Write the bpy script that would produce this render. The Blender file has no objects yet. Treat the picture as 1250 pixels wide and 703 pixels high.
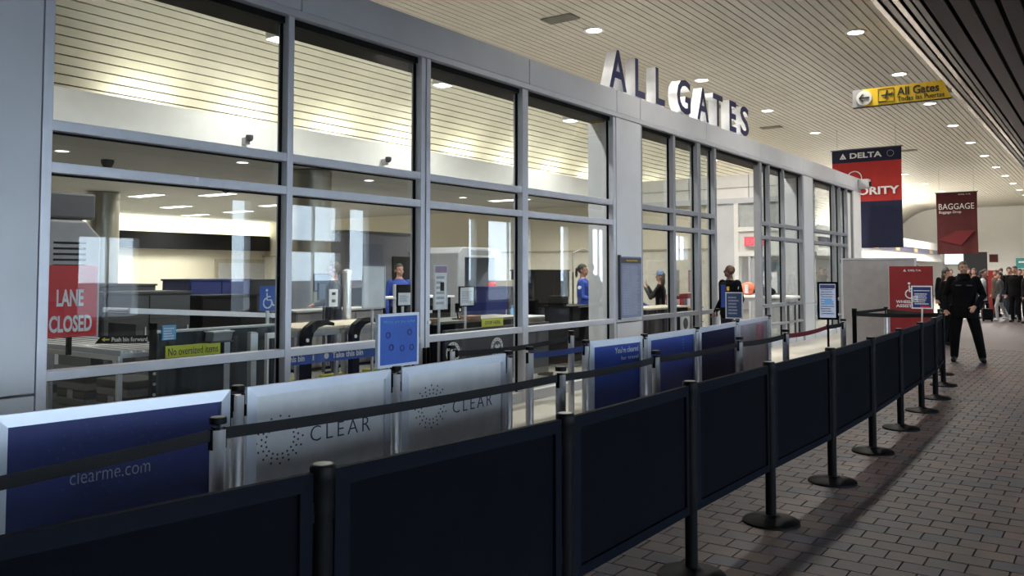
import bpy, bmesh, math, random
import numpy as np
from mathutils import Vector, Matrix
R = math.radians
random.seed(7)
SC = bpy.context.scene
COL = SC.collection

# ------------------------------------------------------------------ camera
cd = bpy.data.cameras.new('camera'); cam = bpy.data.objects.new('camera', cd); COL.objects.link(cam)
cam.location = (0, 0, 1.6)
cam.rotation_euler = (R(90) + math.atan(48/1030), 0, math.atan2(.58086, .81267))
cd.sensor_fit = 'HORIZONTAL'; cd.sensor_width = 36; cd.lens = 36*1030/1250
cd.shift_x = 0; cd.shift_y = -67.5/1250
cd.clip_end = 300
SC.camera = cam

# ------------------------------------------------------------------ world, exposure
w = bpy.data.worlds.new('world'); SC.world = w; w.use_nodes = True
bg = w.node_tree.nodes['Background']
bg.inputs[0].default_value = (.74, .85, 1.0, 1); bg.inputs[1].default_value = 4.2
SC.view_settings.view_transform = 'Standard'; SC.view_settings.look = 'None'
SC.view_settings.gamma = 1; SC.view_settings.use_curve_mapping = False
SC.view_settings.exposure = 1.5
SC.cycles.transparent_max_bounces = 24
SC.cycles.max_bounces = 8

LK = dict(row=85, far=34, up=16, flood=22, troffer=60, cove=1.6, mid=8, end=170)

# ------------------------------------------------------------------ materials
MC = {}
def mat(name, c, rough=.6, metal=0, var=.08, scale=6, bump=0, bscale=40, spec=.5, emit=None):
    if name in MC: return MC[name]
    m = bpy.data.materials.new(name); m.use_nodes = True; nt = m.node_tree; N = nt.nodes; L = nt.links
    p = N['Principled BSDF']
    p.inputs['Roughness'].default_value = rough; p.inputs['Metallic'].default_value = metal
    p.inputs['Specular IOR Level'].default_value = spec
    tc = N.new('ShaderNodeTexCoord'); no = N.new('ShaderNodeTexNoise'); no.inputs['Scale'].default_value = scale
    no.inputs['Detail'].default_value = 4
    L.new(tc.outputs['Object'], no.inputs['Vector'])
    cr = N.new('ShaderNodeValToRGB')
    cr.color_ramp.elements[0].position = .3; cr.color_ramp.elements[1].position = .7
    a = [max(0, x*(1-var)) for x in c]; b = [min(1, x*(1+var)) for x in c]
    cr.color_ramp.elements[0].color = (*a, 1); cr.color_ramp.elements[1].color = (*b, 1)
    L.new(no.outputs['Fac'], cr.inputs['Fac']); L.new(cr.outputs['Color'], p.inputs['Base Color'])
    if emit:
        p.inputs['Emission Color'].default_value = (*emit[0], 1); p.inputs['Emission Strength'].default_value = emit[1]
    if bump:
        n2 = N.new('ShaderNodeTexNoise'); n2.inputs['Scale'].default_value = bscale
        L.new(tc.outputs['Object'], n2.inputs['Vector'])
        bp = N.new('ShaderNodeBump'); bp.inputs['Strength'].default_value = bump; bp.inputs['Distance'].default_value = .01
        L.new(n2.outputs['Fac'], bp.inputs['Height']); L.new(bp.outputs['Normal'], p.inputs['Normal'])
    MC[name] = m; return m

def glass_mat(name, tint=(.93, .96, .96), ior=1.5, rough=0.0):
    if name in MC: return MC[name]
    m = bpy.data.materials.new(name); m.use_nodes = True; nt = m.node_tree; N = nt.nodes; L = nt.links
    N.remove(N['Principled BSDF']); out = N['Material Output']
    t = N.new('ShaderNodeBsdfTransparent'); t.inputs[0].default_value = (*tint, 1)
    g = N.new('ShaderNodeBsdfGlossy'); g.inputs['Roughness'].default_value = rough
    f = N.new('ShaderNodeFresnel'); f.inputs[0].default_value = ior
    mx = N.new('ShaderNodeMixShader')
    ge = N.new('ShaderNodeNewGeometry'); mm = N.new('ShaderNodeMapRange')     # same ratio on both faces of the pane
    mm.inputs['To Min'].default_value = ior; mm.inputs['To Max'].default_value = 1/ior
    L.new(ge.outputs['Backfacing'], mm.inputs['Value']); L.new(mm.outputs[0], f.inputs[0])
    L.new(f.outputs[0], mx.inputs[0]); L.new(t.outputs[0], mx.inputs[1]); L.new(g.outputs[0], mx.inputs[2])
    L.new(mx.outputs[0], out.inputs[0]); MC[name] = m; return m

def emis(name, c, s):
    if name in MC: return MC[name]
    m = bpy.data.materials.new(name); m.use_nodes = True; nt = m.node_tree; N = nt.nodes; L = nt.links
    N.remove(N['Principled BSDF']); e = N.new('ShaderNodeEmission')
    e.inputs[0].default_value = (*c, 1); e.inputs[1].default_value = s
    L.new(e.outputs[0], N['Material Output'].inputs[0]); MC[name] = m; return m

def brick_floor_mat():
    m = bpy.data.materials.new('paver_far'); m.use_nodes = True; nt = m.node_tree; N = nt.nodes; L = nt.links
    p = N['Principled BSDF']; p.inputs['Roughness'].default_value = .5
    tc = N.new('ShaderNodeTexCoord'); b = N.new('ShaderNodeTexBrick')
    b.inputs['Scale'].default_value = 1; b.inputs['Brick Width'].default_value = .2; b.inputs['Row Height'].default_value = .16
    b.inputs['Mortar Size'].default_value = .004; b.offset = .5
    b.inputs['Color1'].default_value = (.095, .062, .055, 1); b.inputs['Color2'].default_value = (.058, .050, .058, 1)
    b.inputs['Mortar'].default_value = (.05, .042, .042, 1)
    L.new(tc.outputs['Object'], b.inputs['Vector']); L.new(b.outputs['Color'], p.inputs['Base Color'])
    return m

ALU = mat('satin_aluminium', (.60, .61, .66), .38, .4, .04)
SILVER = mat('brushed_silver', (.62, .66, .74), .38, .45, .03)
CHROME = mat('polished_chrome', (.86, .86, .88), .18, .6, .03)
CLAD = mat('painted_cladding', (.58, .59, .62), .42, .1, .05, 1.5)
WHITE = mat('white_paint', (.78, .77, .75), .6, 0, .03)
OFFW = mat('off_white_wall', (.72, .71, .68), .7, 0, .03, 1)
CREAM = mat('cream_wall', (.66, .60, .48), .7, 0, .04, 1)
SLAT = mat('ivory_slat', (.54, .51, .44), .5, 0, .05, 2)
DARKGAP = mat('dark_void', (.012, .012, .012), .9)
BLACK = mat('matt_black', (.005, .005, .006), .6, spec=.2)
BLKPL = mat('black_plastic', (.003, .003, .0035), .55, spec=.08)
RUB = mat('black_webbing', (.010, .010, .012), .8, bump=.3, bscale=200)
NAVY = mat('navy_fabric', (.0028, .0037, .0056), .9, var=.15, spec=.05, bump=.3, bscale=300)
NAVYF = mat('navy_frame', (.0042, .0056, .0098), .65, 0, spec=.04)
DGREY = mat('charcoal_grey', (.05, .052, .057), .5)
MGREY = mat('mid_grey', (.20, .20, .21), .5)
LGREY = mat('light_grey', (.42, .42, .43), .5)
BEIGE = mat('beige_laminate', (.50, .44, .34), .45)
BROWN = mat('brown_board', (.22, .11, .05), .6)
RED = mat('signal_red', (.62, .025, .03), .5)
DRED = mat('deep_red', (.25, .012, .014), .6)
BLUE = mat('bright_blue', (.03, .10, .42), .45)
CBLUE = mat('royal_blue_print', (.010, .022, .14), .4, var=.12)
CBLUE2 = mat('mid_blue_print', (.012, .05, .30), .4, var=.12)
CBLUE3 = mat('ink_blue_print', (.006, .009, .05), .6, spec=.2)
LBLUE = mat('sky_blue', (.15, .38, .65), .5)
YEL = mat('lime_yellow', (.62, .62, .05), .6)
SYEL = mat('sign_yellow', (.85, .55, .025), .5)
PWHITE = mat('printed_white', (.76, .76, .78), .5)
TXW = mat('white_lettering', (.75, .75, .76), .5)
TXG = mat('grey_lettering', (.30, .32, .40), .5)
TXN = mat('navy_lettering', (.03, .035, .09), .5)
TXK = mat('black_lettering', (.02, .02, .02), .6)
FACEB = mat('letter_blue', (.008, .012, .085), .35)
SOFFG = mat('grey_ceiling_board', (.50, .49, .47), .8, 0, .03)
TERR = mat('pale_terrazzo', (.52, .49, .43), .3, 0, .1, 30)
MORT = mat('mortar', (.05, .043, .042), .9)
SKIN1 = mat('skin_light', (.38, .20, .14), .55)
SKIN2 = mat('skin_dark', (.12, .055, .035), .5)
HAIRK = mat('hair_black', (.012, .010, .009), .6)
HAIRB = mat('hair_brown', (.06, .035, .02), .6)
GLASS = glass_mat('clear_glass')
GLASS2 = glass_mat('tinted_glass', (.80, .88, .90))
LAMP = emis('lamp_lens', (1, .96, .88), 8)
TROF = emis('troffer_lens', (1, .97, .88), 2.2)
COVE = emis('cove_glow', (1, .95, .74), LK['cove'])

# ------------------------------------------------------------------ mesh helpers
class MB:
    def __init__(s): s.v = []; s.f = []; s.m = []
    def add(s, vs, fs, mi=0):
        o = len(s.v); s.v += [tuple(p) for p in vs]; s.f += [tuple(i+o for i in f) for f in fs]; s.m += [mi]*len(fs); return s
    def box(s, x0, x1, y0, y1, z0, z1, mi=0, bottom=True):
        vs = [(x, y, z) for z in (z0, z1) for x, y in ((x0, y0), (x1, y0), (x1, y1), (x0, y1))]
        fs = [(4, 5, 6, 7), (0, 1, 5, 4), (1, 2, 6, 5), (2, 3, 7, 6), (3, 0, 4, 7)]
        if bottom: fs.append((3, 2, 1, 0))
        return s.add(vs, fs, mi)
    def lathe(s, prof, n=24, c=(0, 0), mi=0, caps=True):   # prof: (r,z)
        vs = []; fs = []
        for r, z in prof:
            for k in range(n):
                a = 2*math.pi*k/n; vs.append((c[0]+r*math.cos(a), c[1]+r*math.sin(a), z))
        for i in range(len(prof)-1):
            for k in range(n):
                fs.append((i*n+k, i*n+(k+1) % n, (i+1)*n+(k+1) % n, (i+1)*n+k))
        if caps:
            fs.append(tuple(range(n))[::-1]); fs.append(tuple((len(prof)-1)*n+k for k in range(n)))
        return s.add(vs, fs, mi)
    def tube(s, pts, r, n=8, mi=0):
        pts = [Vector(p) for p in pts]; vs = []; fs = []
        rr = r if isinstance(r, (list, tuple)) else [r]*len(pts)
        for i, p in enumerate(pts):
            d = (pts[min(i+1, len(pts)-1)]-pts[max(i-1, 0)]).normalized()
            a = d.cross(Vector((0, 0, 1)))
            if a.length < .05: a = d.cross(Vector((1, 0, 0)))
            a.normalize(); b = d.cross(a)
            for k in range(n):
                t = 2*math.pi*k/n; vs.append(p+(a*math.cos(t)+b*math.sin(t))*rr[i])
        for i in range(len(pts)-1):
            for k in range(n): fs.append((i*n+k, (i+1)*n+k, (i+1)*n+(k+1) % n, i*n+(k+1) % n))
        fs.append(tuple(range(n))); fs.append(tuple((len(pts)-1)*n+k for k in range(n))[::-1])
        return s.add(vs, fs, mi)
    def prism(s, poly, d0, d1, plane='xz', mi=0):          # polygon extruded along the third axis
        n = len(poly)
        def P(a, b, d): return (a, d, b) if plane == 'xz' else ((d, a, b) if plane == 'yz' else (a, b, d))
        vs = [P(a, b, d0) for a, b in poly]+[P(a, b, d1) for a, b in poly]
        fs = [tuple(range(n)), tuple(range(2*n-1, n-1, -1))]+[(i, i+n, (i+1) % n+n, (i+1) % n) for i in range(n)]
        return s.add(vs, fs, mi)
    def mesh(s, name, mats, smooth=False):
        me = bpy.data.meshes.new(name); me.from_pydata(s.v, [], s.f)
        for m in (mats if isinstance(mats, (list, tuple)) else [mats]): me.materials.append(m)
        me.polygons.foreach_set('material_index', s.m)
        bm = bmesh.new(); bm.from_mesh(me); bmesh.ops.recalc_face_normals(bm, faces=bm.faces)
        if smooth:
            for f in bm.faces: f.smooth = len(f.verts) == 4
            for e in bm.edges:
                if len(e.link_faces) == 2 and e.calc_face_angle(0) > R(40): e.smooth = False
        bm.to_mesh(me); bm.free(); return me

def obj(name, mb, mats, parent=None, loc=(0, 0, 0), rotz=0, bevel=0, smooth=False):
    me = mb.mesh(name, mats, smooth) if isinstance(mb, MB) else mb
    o = bpy.data.objects.new(name, me); COL.objects.link(o); o.parent = parent
    o.location = loc; o.rotation_euler = (0, 0, rotz)
    if bevel:
        b = o.modifiers.new('bevel', 'BEVEL'); b.width = bevel; b.segments = 2; b.limit_method = 'ANGLE'
    return o
def tag(o, label, cat, group=None):
    o['label'] = label; o['category'] = cat
    if group: o['group'] = group
    return o
def thing(name, label, cat, loc=(0, 0, 0), rotz=0, group=None):
    o = bpy.data.objects.new(name, None); COL.objects.link(o); o.location = loc; o.rotation_euler = (0, 0, rotz)
    o.empty_display_size = .1
    return tag(o, label, cat, group)
def struct(name, mb=None, mats=None):
    if mb is None:
        o = bpy.data.objects.new(name, None); COL.objects.link(o)
    else: o = obj(name, mb, mats)
    o['kind'] = 'structure'; return o
def bx(*a, **k): return MB().box(*a, **k)

TXC = {}
def text_mesh(s, w, h, m, ext=.001, bold=0, side=None, space=1):
    """lettering in the local xz plane, facing -y, fitted to w x h and centred on the origin"""
    cu = bpy.data.curves.new('t', 'FONT'); cu.body = s; cu.size = 1; cu.extrude = 0.05 if ext else 0; cu.offset = bold
    cu.align_x = 'CENTER'; cu.resolution_u = 3; cu.space_character = space
    o = bpy.data.objects.new('t', cu); COL.objects.link(o)
    bpy.context.view_layer.update()
    me = bpy.data.meshes.new_from_object(o); bpy.data.objects.remove(o)
    a = np.zeros(len(me.vertices)*3); me.vertices.foreach_get('co', a); a = a.reshape(-1, 3)
    mn = a.min(0); mx = a.max(0); sz = np.maximum(mx-mn, 1e-6)
    b = (a-(mn+mx)/2)/sz
    out = np.stack([b[:, 0]*w, -b[:, 2]*ext*2, b[:, 1]*h], 1)
    me.vertices.foreach_set('co', out.ravel()); me.materials.clear(); me.materials.append(m)
    if side:
        me.materials.append(side)
        me.update()
        for p in me.polygons: p.material_index = 0 if abs(p.normal.y) > .9 and p.center.y < 0 else 1
    me.update(); return me
def txt(s, w, h, m, parent, loc, name='lettering', **k):
    me = text_mesh(s, w, h, m, **k); o = bpy.data.objects.new(name, me); COL.objects.link(o); o.parent = parent; o.location = loc; return o
def lines(w, z0, z1, n, y, hgt=.5, seed=1, ragged=.3, x0=None):
    """rows of small printed dashes standing for unreadable small print, thin raised strips"""
    r = random.Random(seed); mb = MB(); st = (z1-z0)/n
    for i in range(n):
        z = z1-(i+.5)*st; x = -w/2; end = w/2-r.random()*ragged*w
        while x < end:
            l = min(end-x, w*(.06+.12*r.random()))
            mb.box(x, x+l*.85, y-.0006, y, z-st*hgt/2, z+st*hgt/2); x += l
    return mb
ORD = 'nearest second third fourth fifth sixth seventh eighth ninth tenth eleventh twelfth thirteenth fourteenth'.split()
def area(parent, loc, size, energy, color=(1, .95, .86), rot=(0, 0, 0), shape='DISK', size_y=None, spread=160, name='lamp'):
    l = bpy.data.lights.new(name, 'AREA'); l.shape = shape; l.size = size
    if size_y: l.shape = 'RECTANGLE'; l.size_y = size_y
    l.energy = energy; l.color = color; l.spread = R(spread)
    o = bpy.data.objects.new(name, l); COL.objects.link(o); o.parent = parent; o.location = loc; o.rotation_euler = rot; return o

# ------------------------------------------------------------------ large structure
# floor: brick pavers in the concourse, pale terrazzo beyond the queue
XP = -4.2
PM = [mat('paver_'+n, c, .5, 0, .12, 14, bump=.25, bscale=90) for n, c in
      (('tan', (.108, .066, .055)), ('mauve', (.084, .058, .062)), ('slate', (.050, .045, .060)), ('umber', (.082, .053, .045)), ('ash', (.072, .057, .058)))]
fl = struct('floor', bx(XP, 9, -10, 20, -.1, -.008), MORT)
obj('floor_slab', bx(-6.2, XP, -10, 65, -.1, 0), TERR, fl)
obj('floor_slab', bx(-28, -6.2, -10, 65, -.1, 0), mat('checkpoint_floor', (.20, .19, .17), .4, 0, .1, 20), fl)
far = obj('paver_field', bx(XP, 9, 20, 65, -.1, 0), brick_floor_mat(), fl)
obj('paver_field', bx(XP, 9, -10, 2.4, -.1, 0), far.data.materials[0], fl)
obj('paver_field', bx(1.2, 9, 2.4, 20, -.1, 0), far.data.materials[0], fl)
pav = []
RH = .16
ny = int((20-2.4)/RH)
for j in range(ny):
    y = 2.4+j*RH
    for i in range(-22, 7):
        x = i*.2+(.1 if j % 2 else 0)
        if x < XP-.05 or x > 1.0: continue
        pav.append((x, y))
fwd = Vector((-.5809, .8127)); rgt = Vector((.8127, .5809))
def inview(x, y):
    p = Vector((x+.1, y+RH/2)); d = p.dot(fwd); u = 625+1030*p.dot(rgt)/d; v = 332+1030*1.6/d
    return 700 < u < 1250 and v < 700 and not (x < -2.3)
near = sorted([p for p in pav if inview(*p)], key=lambda p: p[0]**2+p[1]**2)[:300]
nset = set(near)
def paver_mb(mb, x, y, dz, mi=0):
    g = .0018; c = .003
    x0, x1, y0, y1 = x+g, x+.2-g, y+g, y+RH-g
    vs = [(x0, y0, -.02), (x1, y0, -.02), (x1, y1, -.02), (x0, y1, -.02), (x0+c, y0+c, dz), (x1-c, y0+c, dz), (x1-c, y1-c, dz), (x0+c, y1-c, dz)]
    mb.add(vs, [(4, 5, 6, 7), (0, 1, 5, 4), (1, 2, 6, 5), (2, 3, 7, 6), (3, 0, 4, 7)], mi)
pm_mesh = []
for m in PM:
    b = MB(); paver_mb(b, -.1, -RH/2, 0); pm_mesh.append(b.mesh('paver', m))
def pcol(): return random.choices(range(5), (30, 26, 14, 16, 14))[0]
for x, y in near:
    o = bpy.data.objects.new('paver', pm_mesh[pcol()]); COL.objects.link(o); o.parent = fl
    o.location = (x+.1, y+RH/2, random.uniform(-.0012, .0012))
mb = MB()
for p in pav:
    if p not in nset: paver_mb(mb, p[0], p[1], random.uniform(-.0012, .0012), pcol())
o = obj('paver_field', mb, PM, fl); o['kind'] = 'stuff'

# slatted main ceiling: flat at 6 m, curving down to the inner side
ce = struct('ceiling', bx(-28, 9, -10, 65, 6.30, 6.45), DARKGAP)
prof = []; pitch = .15
x = -2.25
while x > -10: prof.append((x, 6.0, 0.0)); x -= pitch
k = 0
while True:
    a = (k+.3)*pitch/3.0
    if a > R(72): break
    prof.append((-10-3*math.sin(a), 3+3*math.cos(a), -a)); k += 1
sm = bx(-.065, .065, -10, 65, 0, .03).mesh('slat', SLAT)
for (x, z, a) in prof:
    o = bpy.data.objects.new('slat', sm); COL.objects.link(o); o.parent = ce; o.location = (x, 0, z); o.rotation_euler = (0, a, 0)
bk = MB(); pr = [(-2, 6.12)]+[(-10-3.12*math.sin(a), 3+3.12*math.cos(a)) for a in [R(q) for q in range(0, 73, 8)]]
vs = [(x, y, z) for x, z in pr for y in (-10, 65)]
bk.add(vs, [(2*i, 2*i+1, 2*i+3, 2*i+2) for i in range(len(pr)-1)])
obj('backing', bk, DARKGAP, ce)

# dark linear metal ceiling on the near side, with its bright edge trim
DMET = mat('dark_metal_panel', (.075, .070, .072), .32, .6, .06)
TMET = mat('edge_trim_metal', (.16, .145, .14), .3, .85, .05)
c2 = struct('ceiling.001', bx(-2.1, 9, -10, 65, 4.95, 6.3), DARKGAP)
TM2 = mat('edge_trim_bright', (.34, .30, .28), .16, 1.0, .05)
obj('edge_fascia', bx(-2.19, -2.06, -10, 65, 4.75, 6.3), TMET, c2)
for k, (a, b, zz, mm) in enumerate(((-2.205, -2.135, 4.70, TM2), (-2.115, -2.04, 4.72, TMET), (-2.01, -1.94, 4.71, TM2), (-1.915, -1.85, 4.73, TMET), (-1.83, -1.76, 4.73, DMET))):
    obj('edge_trim', bx(a, b, -10, 65, zz, 4.95), mm, c2, bevel=.006)
pm = MB().prism([(-.085, .0), (.085, .04), (.085, .07), (-.085, .07)], -10, 65, 'xz').mesh('ceiling_panel', DMET)
for i in range(45):
    o = bpy.data.objects.new('ceiling_panel', pm); COL.objects.link(o); o.parent = c2; o.location = (-1.63+i*.24, 0, 4.72)

# low ceiling of the checkpoint with the soffit facing us
c3 = struct('ceiling.002', bx(-28, -12.1, -10, 22, 3.60, 3.72), SOFFG)
so = struct('trim_1', bx(-12.1, -12.0, -10, 22, 3.56, 4.2), WHITE)
obj('soffit_lip', bx(-12.0, -11.97, -10, 22, 3.56, 3.66), WHITE, so)
struct('wall_left_inner', bx(-28.2, -28, -10, 65, 0, 6.3), CREAM)
obj('soffit_ledge', bx(-13.0, -12.1, 22, 36, 3.60, 3.72), WHITE, so)
ul = struct('trim_2', bx(-27.98, -27.6, -10, 21.9, 2.44, 3.02), BLACK)
obj('cove_light', bx(-27.98, -27.7, -10, 21.9, 3.06, 3.55), COVE, ul)
# wall closing the checkpoint at its far end, with the exit door
wf = struct('wall_far_inner', bx(-28, -8.9, 22.0, 22.2, 0, 4.2), CREAM)
obj('wall_band', bx(-12.0, -6.2, 21.9, 22.0, 3.58, 4.2), WHITE, wf)
for xx in (-11.4, -9.6, -7.9): obj('band_joint', bx(xx, xx+.01, 21.88, 21.9, 3.58, 4.2), MGREY, wf)
obj('band_joint', bx(-12, -6.2, 21.88, 21.9, 3.86, 3.87), MGREY, wf)
obj('wall_beam', bx(-12.0, -6.2, 21.85, 22.0, 3.44, 3.58), ALU, wf)
obj('wainscot', bx(-28, -9.0, 21.88, 22, 0, 2.2), mat('warm_wainscot', (.55, .51, .43), .6), wf)
obj('ledge_rail', bx(-28, -9.0, 21.84, 22, 2.2, 2.25), mat('ledge', (.35, .30, .22), .5), wf)
obj('grey_panel', bx(-8.9, -8.3, 21.92, 22.0, 0, 3.44), CLAD, wf)
obj('frame_post', bx(-8.3, -8.18, 21.85, 22.05, 0, 3.44), WHITE, wf)
obj('frame_rail', bx(-8.18, -6.2, 21.85, 22.05, 2.68, 2.80), WHITE, wf)
obj('frame_rail', bx(-8.18, -6.2, 21.85, 22.05, 2.02, 2.12), WHITE, wf)
obj('glass_pane', bx(-8.18, -6.2, 21.94, 21.96, 2.80, 3.44), mat('frosted_panel', (.42, .44, .44), .3), wf)
obj('white_panel', bx(-8.18, -6.2, 21.92, 21.99, 2.12, 2.68), OFFW, wf)
obj('wall_panel', bx(-6.7, -6.2, 21.92, 21.99, 0, 2.02), OFFW, wf)
d1 = struct('door_1', bx(-7.86, -6.75, 21.90, 21.98, 0, 2.02), LGREY)
obj('door_pane', bx(-7.66, -6.95, 21.885, 21.90, .95, 1.85), GLASS2, d1)
obj('door_frame', bx(-7.92, -7.86, 21.86, 22.0, 0, 2.02), ALU, d1)
obj('door_frame', bx(-6.75, -6.70, 21.86, 22.0, 0, 2.02), ALU, d1)
obj('door_closer', bx(-7.6, -7.1, 21.82, 21.90, 1.93, 1.99), MGREY, d1)
obj('push_bar', MB().tube([(-7.75, 21.84, 1.0), (-6.85, 21.84, 1.0)], .02), CHROME, d1)

# concourse shell
struct('wall_far', bx(-28, 9, 65, 65.2, 0, 6.3), OFFW)
struct('wall_behind', bx(-28, 9, -10.2, -10, 0, 6.3), OFFW)
struct('wall_left_far', bx(-13.2, -13.0, 22.2, 65, 0, 4.1), OFFW)
# daylight side: wall with tall openings towards the apron
wr = struct('wall_right', bx(9, 9.3, -10, 65, 3.75, 6.3), OFFW)
obj('wall_sill', bx(9, 9.3, -10, 65, 0, .45), OFFW, wr)
ops = [(-9, -6.2), (-5.8, -3), (-2.6, .2), (.6, 3.4), (3.8, 6.6), (7.0, 9.6), (10.9, 12.5), (15.4, 16.05), (17.5, 19.7), (20.1, 21.0), (26.6, 27.1), (27.9, 31.0), (33.5, 34.2), (36.5, 38), (41, 42), (46, 48), (54, 56)]
yy = -10
for a, b in ops:
    obj('wall_pier', bx(9, 9.3, yy, a, .45, 3.75), OFFW, wr); yy = b
obj('wall_pier', bx(9, 9.3, yy, 65, .45, 3.75), OFFW, wr)
obj('wall_pier', bx(9, 9.3, 10.9, 12.5, 2.5, 3.75), OFFW, wr)
obj('wall_pier', bx(9, 9.3, 17.5, 19.7, 2.25, 2.62), OFFW, wr)
for i, (a, b) in enumerate(ops):
    wn = struct('window_%d' % (i+20), bx(9.12, 9.13, a, b, .45, 3.75), GLASS)
    mm = (a+b)/2
    if b-a > 1.2: obj('mullion', bx(9.08, 9.18, mm-.03, mm+.03, .45, 3.75), ALU, wn)
struct('ground', bx(9.3, 120, -60, 140, -.3, -.15), mat('tarmac', (.10, .10, .11), .9))

# ------------------------------------------------------------------ glass partition wall
FX0, FX1 = -6.10, -5.98      # back and front of the frame
wl = struct('wall_left')
fj = [(-2.0, 1.2), (1.2, 5.05), (5.05, 8.72), (8.72, 11.02), (11.02, 11.78), (11.78, 14.4), (14.4, 17.3), (17.3, 20.2), (20.2, 23.0), (23.0, 25.75)]
for a, b in fj:
    obj('fascia_panel', bx(-6.45, -5.96, a+.006, b-.006, 3.97, 4.30), CLAD, wl, bevel=.006)
obj('fascia_core', bx(-6.43, -5.985, -2, 25.7, 3.98, 4.29), DARKGAP, wl)
obj('fascia_rail', bx(-6.20, -5.95, -2, 25.75, 3.90, 3.965), ALU, wl, bevel=.005)
obj('header_shadow_strip', bx(-6.40, -6.03, -2, 25.6, 3.84, 3.90), BLACK, wl)  # black strip standing in for the shadow under the fascia
# big clad pier at the left edge
obj('pier_panel', bx(-6.5, -5.97, 1.0, 2.80, .78, 3.90), CLAD, wl, bevel=.006)
obj('pier_panel', bx(-6.5, -5.97, 1.0, 2.80, 0, .765), CLAD, wl, bevel=.006)
obj('pier_panel', bx(-6.5, -5.97, -2, .985, 0, 3.9), CLAD, wl, bevel=.006)
for a, b in ((11.0, 11.80), (20.24, 20.97)):
    obj('column_panel', bx(-6.45, -5.965, a, b, .86, 3.90), CLAD, wl, bevel=.006)
    obj('column_panel', bx(-6.45, -5.965, a, b, 0, .85), CLAD, wl, bevel=.006)
obj('end_column', bx(-6.5, -5.965, 24.95, 25.75, 0, 3.97), WHITE, wl, bevel=.01)
obj('end_column', bx(-6.3, -6.05, 24.3, 24.9, 0, 3.97), OFFW, wl)
obj('column_corner', bx(-6.5, -6.0, 24.9, 24.95, 0, 3.97), MGREY, wl)

RAILS = [(.85, .92), (2.29, 2.365), (2.585, 2.66)]
def window(n, y0, y1, rails, mulls, left=.0, right=.0):
    """one glazed bay: y0,y1 clear opening; mulls = [(a,b)] inner mullions"""
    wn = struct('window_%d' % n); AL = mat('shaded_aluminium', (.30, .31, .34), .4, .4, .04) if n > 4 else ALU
    for a, b in rails:
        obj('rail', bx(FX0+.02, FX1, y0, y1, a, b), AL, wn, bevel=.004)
    obj('rail', bx(FX0+.03, FX1, y0, y1, 0, .12), ALU, wn)
    zs = [.12]
    for a, b in rails: zs += [a, b]
    zs.append(3.90)
    ys = [y0]
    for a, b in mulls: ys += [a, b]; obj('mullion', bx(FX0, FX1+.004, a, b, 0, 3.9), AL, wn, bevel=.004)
    ys.append(y1)
    for i in range(0, len(zs), 2):
        for j in range(0, len(ys), 2):
            obj('glass_pane', bx(-6.075, -6.067, ys[j], ys[j+1], zs[i], zs[i+1]), GLASS, wn)
            obj('gasket', bx(-6.085, -6.055, ys[j], ys[j+1], zs[i+1]-.012, zs[i+1]), BLKPL, wn)
            obj('gasket', bx(-6.085, -6.055, ys[j+1]-.012, ys[j+1], zs[i], zs[i+1]), BLKPL, wn)
    return wn
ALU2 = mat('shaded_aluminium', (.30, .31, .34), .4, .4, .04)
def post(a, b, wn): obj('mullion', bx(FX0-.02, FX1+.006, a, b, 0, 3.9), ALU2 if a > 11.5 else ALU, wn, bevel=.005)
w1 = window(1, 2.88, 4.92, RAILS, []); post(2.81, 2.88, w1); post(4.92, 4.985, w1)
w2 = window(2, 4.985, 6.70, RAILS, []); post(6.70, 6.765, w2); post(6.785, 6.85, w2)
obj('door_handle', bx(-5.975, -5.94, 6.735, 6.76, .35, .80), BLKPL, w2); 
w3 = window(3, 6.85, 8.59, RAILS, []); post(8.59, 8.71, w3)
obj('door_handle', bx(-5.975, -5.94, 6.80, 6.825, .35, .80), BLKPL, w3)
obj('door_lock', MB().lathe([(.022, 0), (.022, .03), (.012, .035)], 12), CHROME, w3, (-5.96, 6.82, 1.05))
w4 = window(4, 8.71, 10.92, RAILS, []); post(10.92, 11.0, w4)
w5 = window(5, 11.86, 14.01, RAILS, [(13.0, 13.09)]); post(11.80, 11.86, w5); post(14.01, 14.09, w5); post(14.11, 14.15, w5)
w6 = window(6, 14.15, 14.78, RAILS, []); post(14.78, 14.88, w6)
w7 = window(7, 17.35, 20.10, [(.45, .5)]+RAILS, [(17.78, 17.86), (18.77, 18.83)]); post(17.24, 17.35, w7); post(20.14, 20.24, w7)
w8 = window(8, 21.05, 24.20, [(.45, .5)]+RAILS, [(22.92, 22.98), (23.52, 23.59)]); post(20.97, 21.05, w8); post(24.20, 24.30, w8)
# glazed screen leaf standing just inside, seen as a second frame line
w9 = struct('window_9')
obj('mullion', bx(-7.0, -6.94, 14.9, 14.98, 0, 3.5), ALU, w9)

# ------------------------------------------------------------------ mezzanine bulkhead and end features
mz = struct('trim_3', bx(-13, -9.5, 34, 62, 2.45, 3.0), OFFW)
obj('bulkhead_cap', bx(-13, -9.4, 33.9, 62, 3.0, 3.45), WHITE, mz)
obj('bulkhead_band', bx(-9.5, -9.42, 34, 62, 2.72, 2.98), mat('slate_band', (.10, .10, .16), .4), mz)
for i in range(5): obj('band_block', bx(-9.42, -9.38, 38+i*5, 38.9+i*5, 2.75, 2.95), mat('amber_panel', (.55, .42, .25), .5), mz)  # plain tan blocks along the bulkhead band
obj('bulkhead_lip', bx(-13, -9.3, 33.9, 62, 2.25, 2.45), WHITE, mz)
we = struct('window_10', bx(-9.6, -8.35, 64.9, 65, 2.15, 2.95), emis('daylit_pane', (.8, .88, 1), .7))
obj('window_frame', bx(-9.7, -8.25, 64.95, 65, 2.05, 3.02), LGREY, we)
t = thing('wall_display', 'large black display panel on the far white wall beneath the baggage banner', 'screen', (-7.15, 60, 0))
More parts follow.
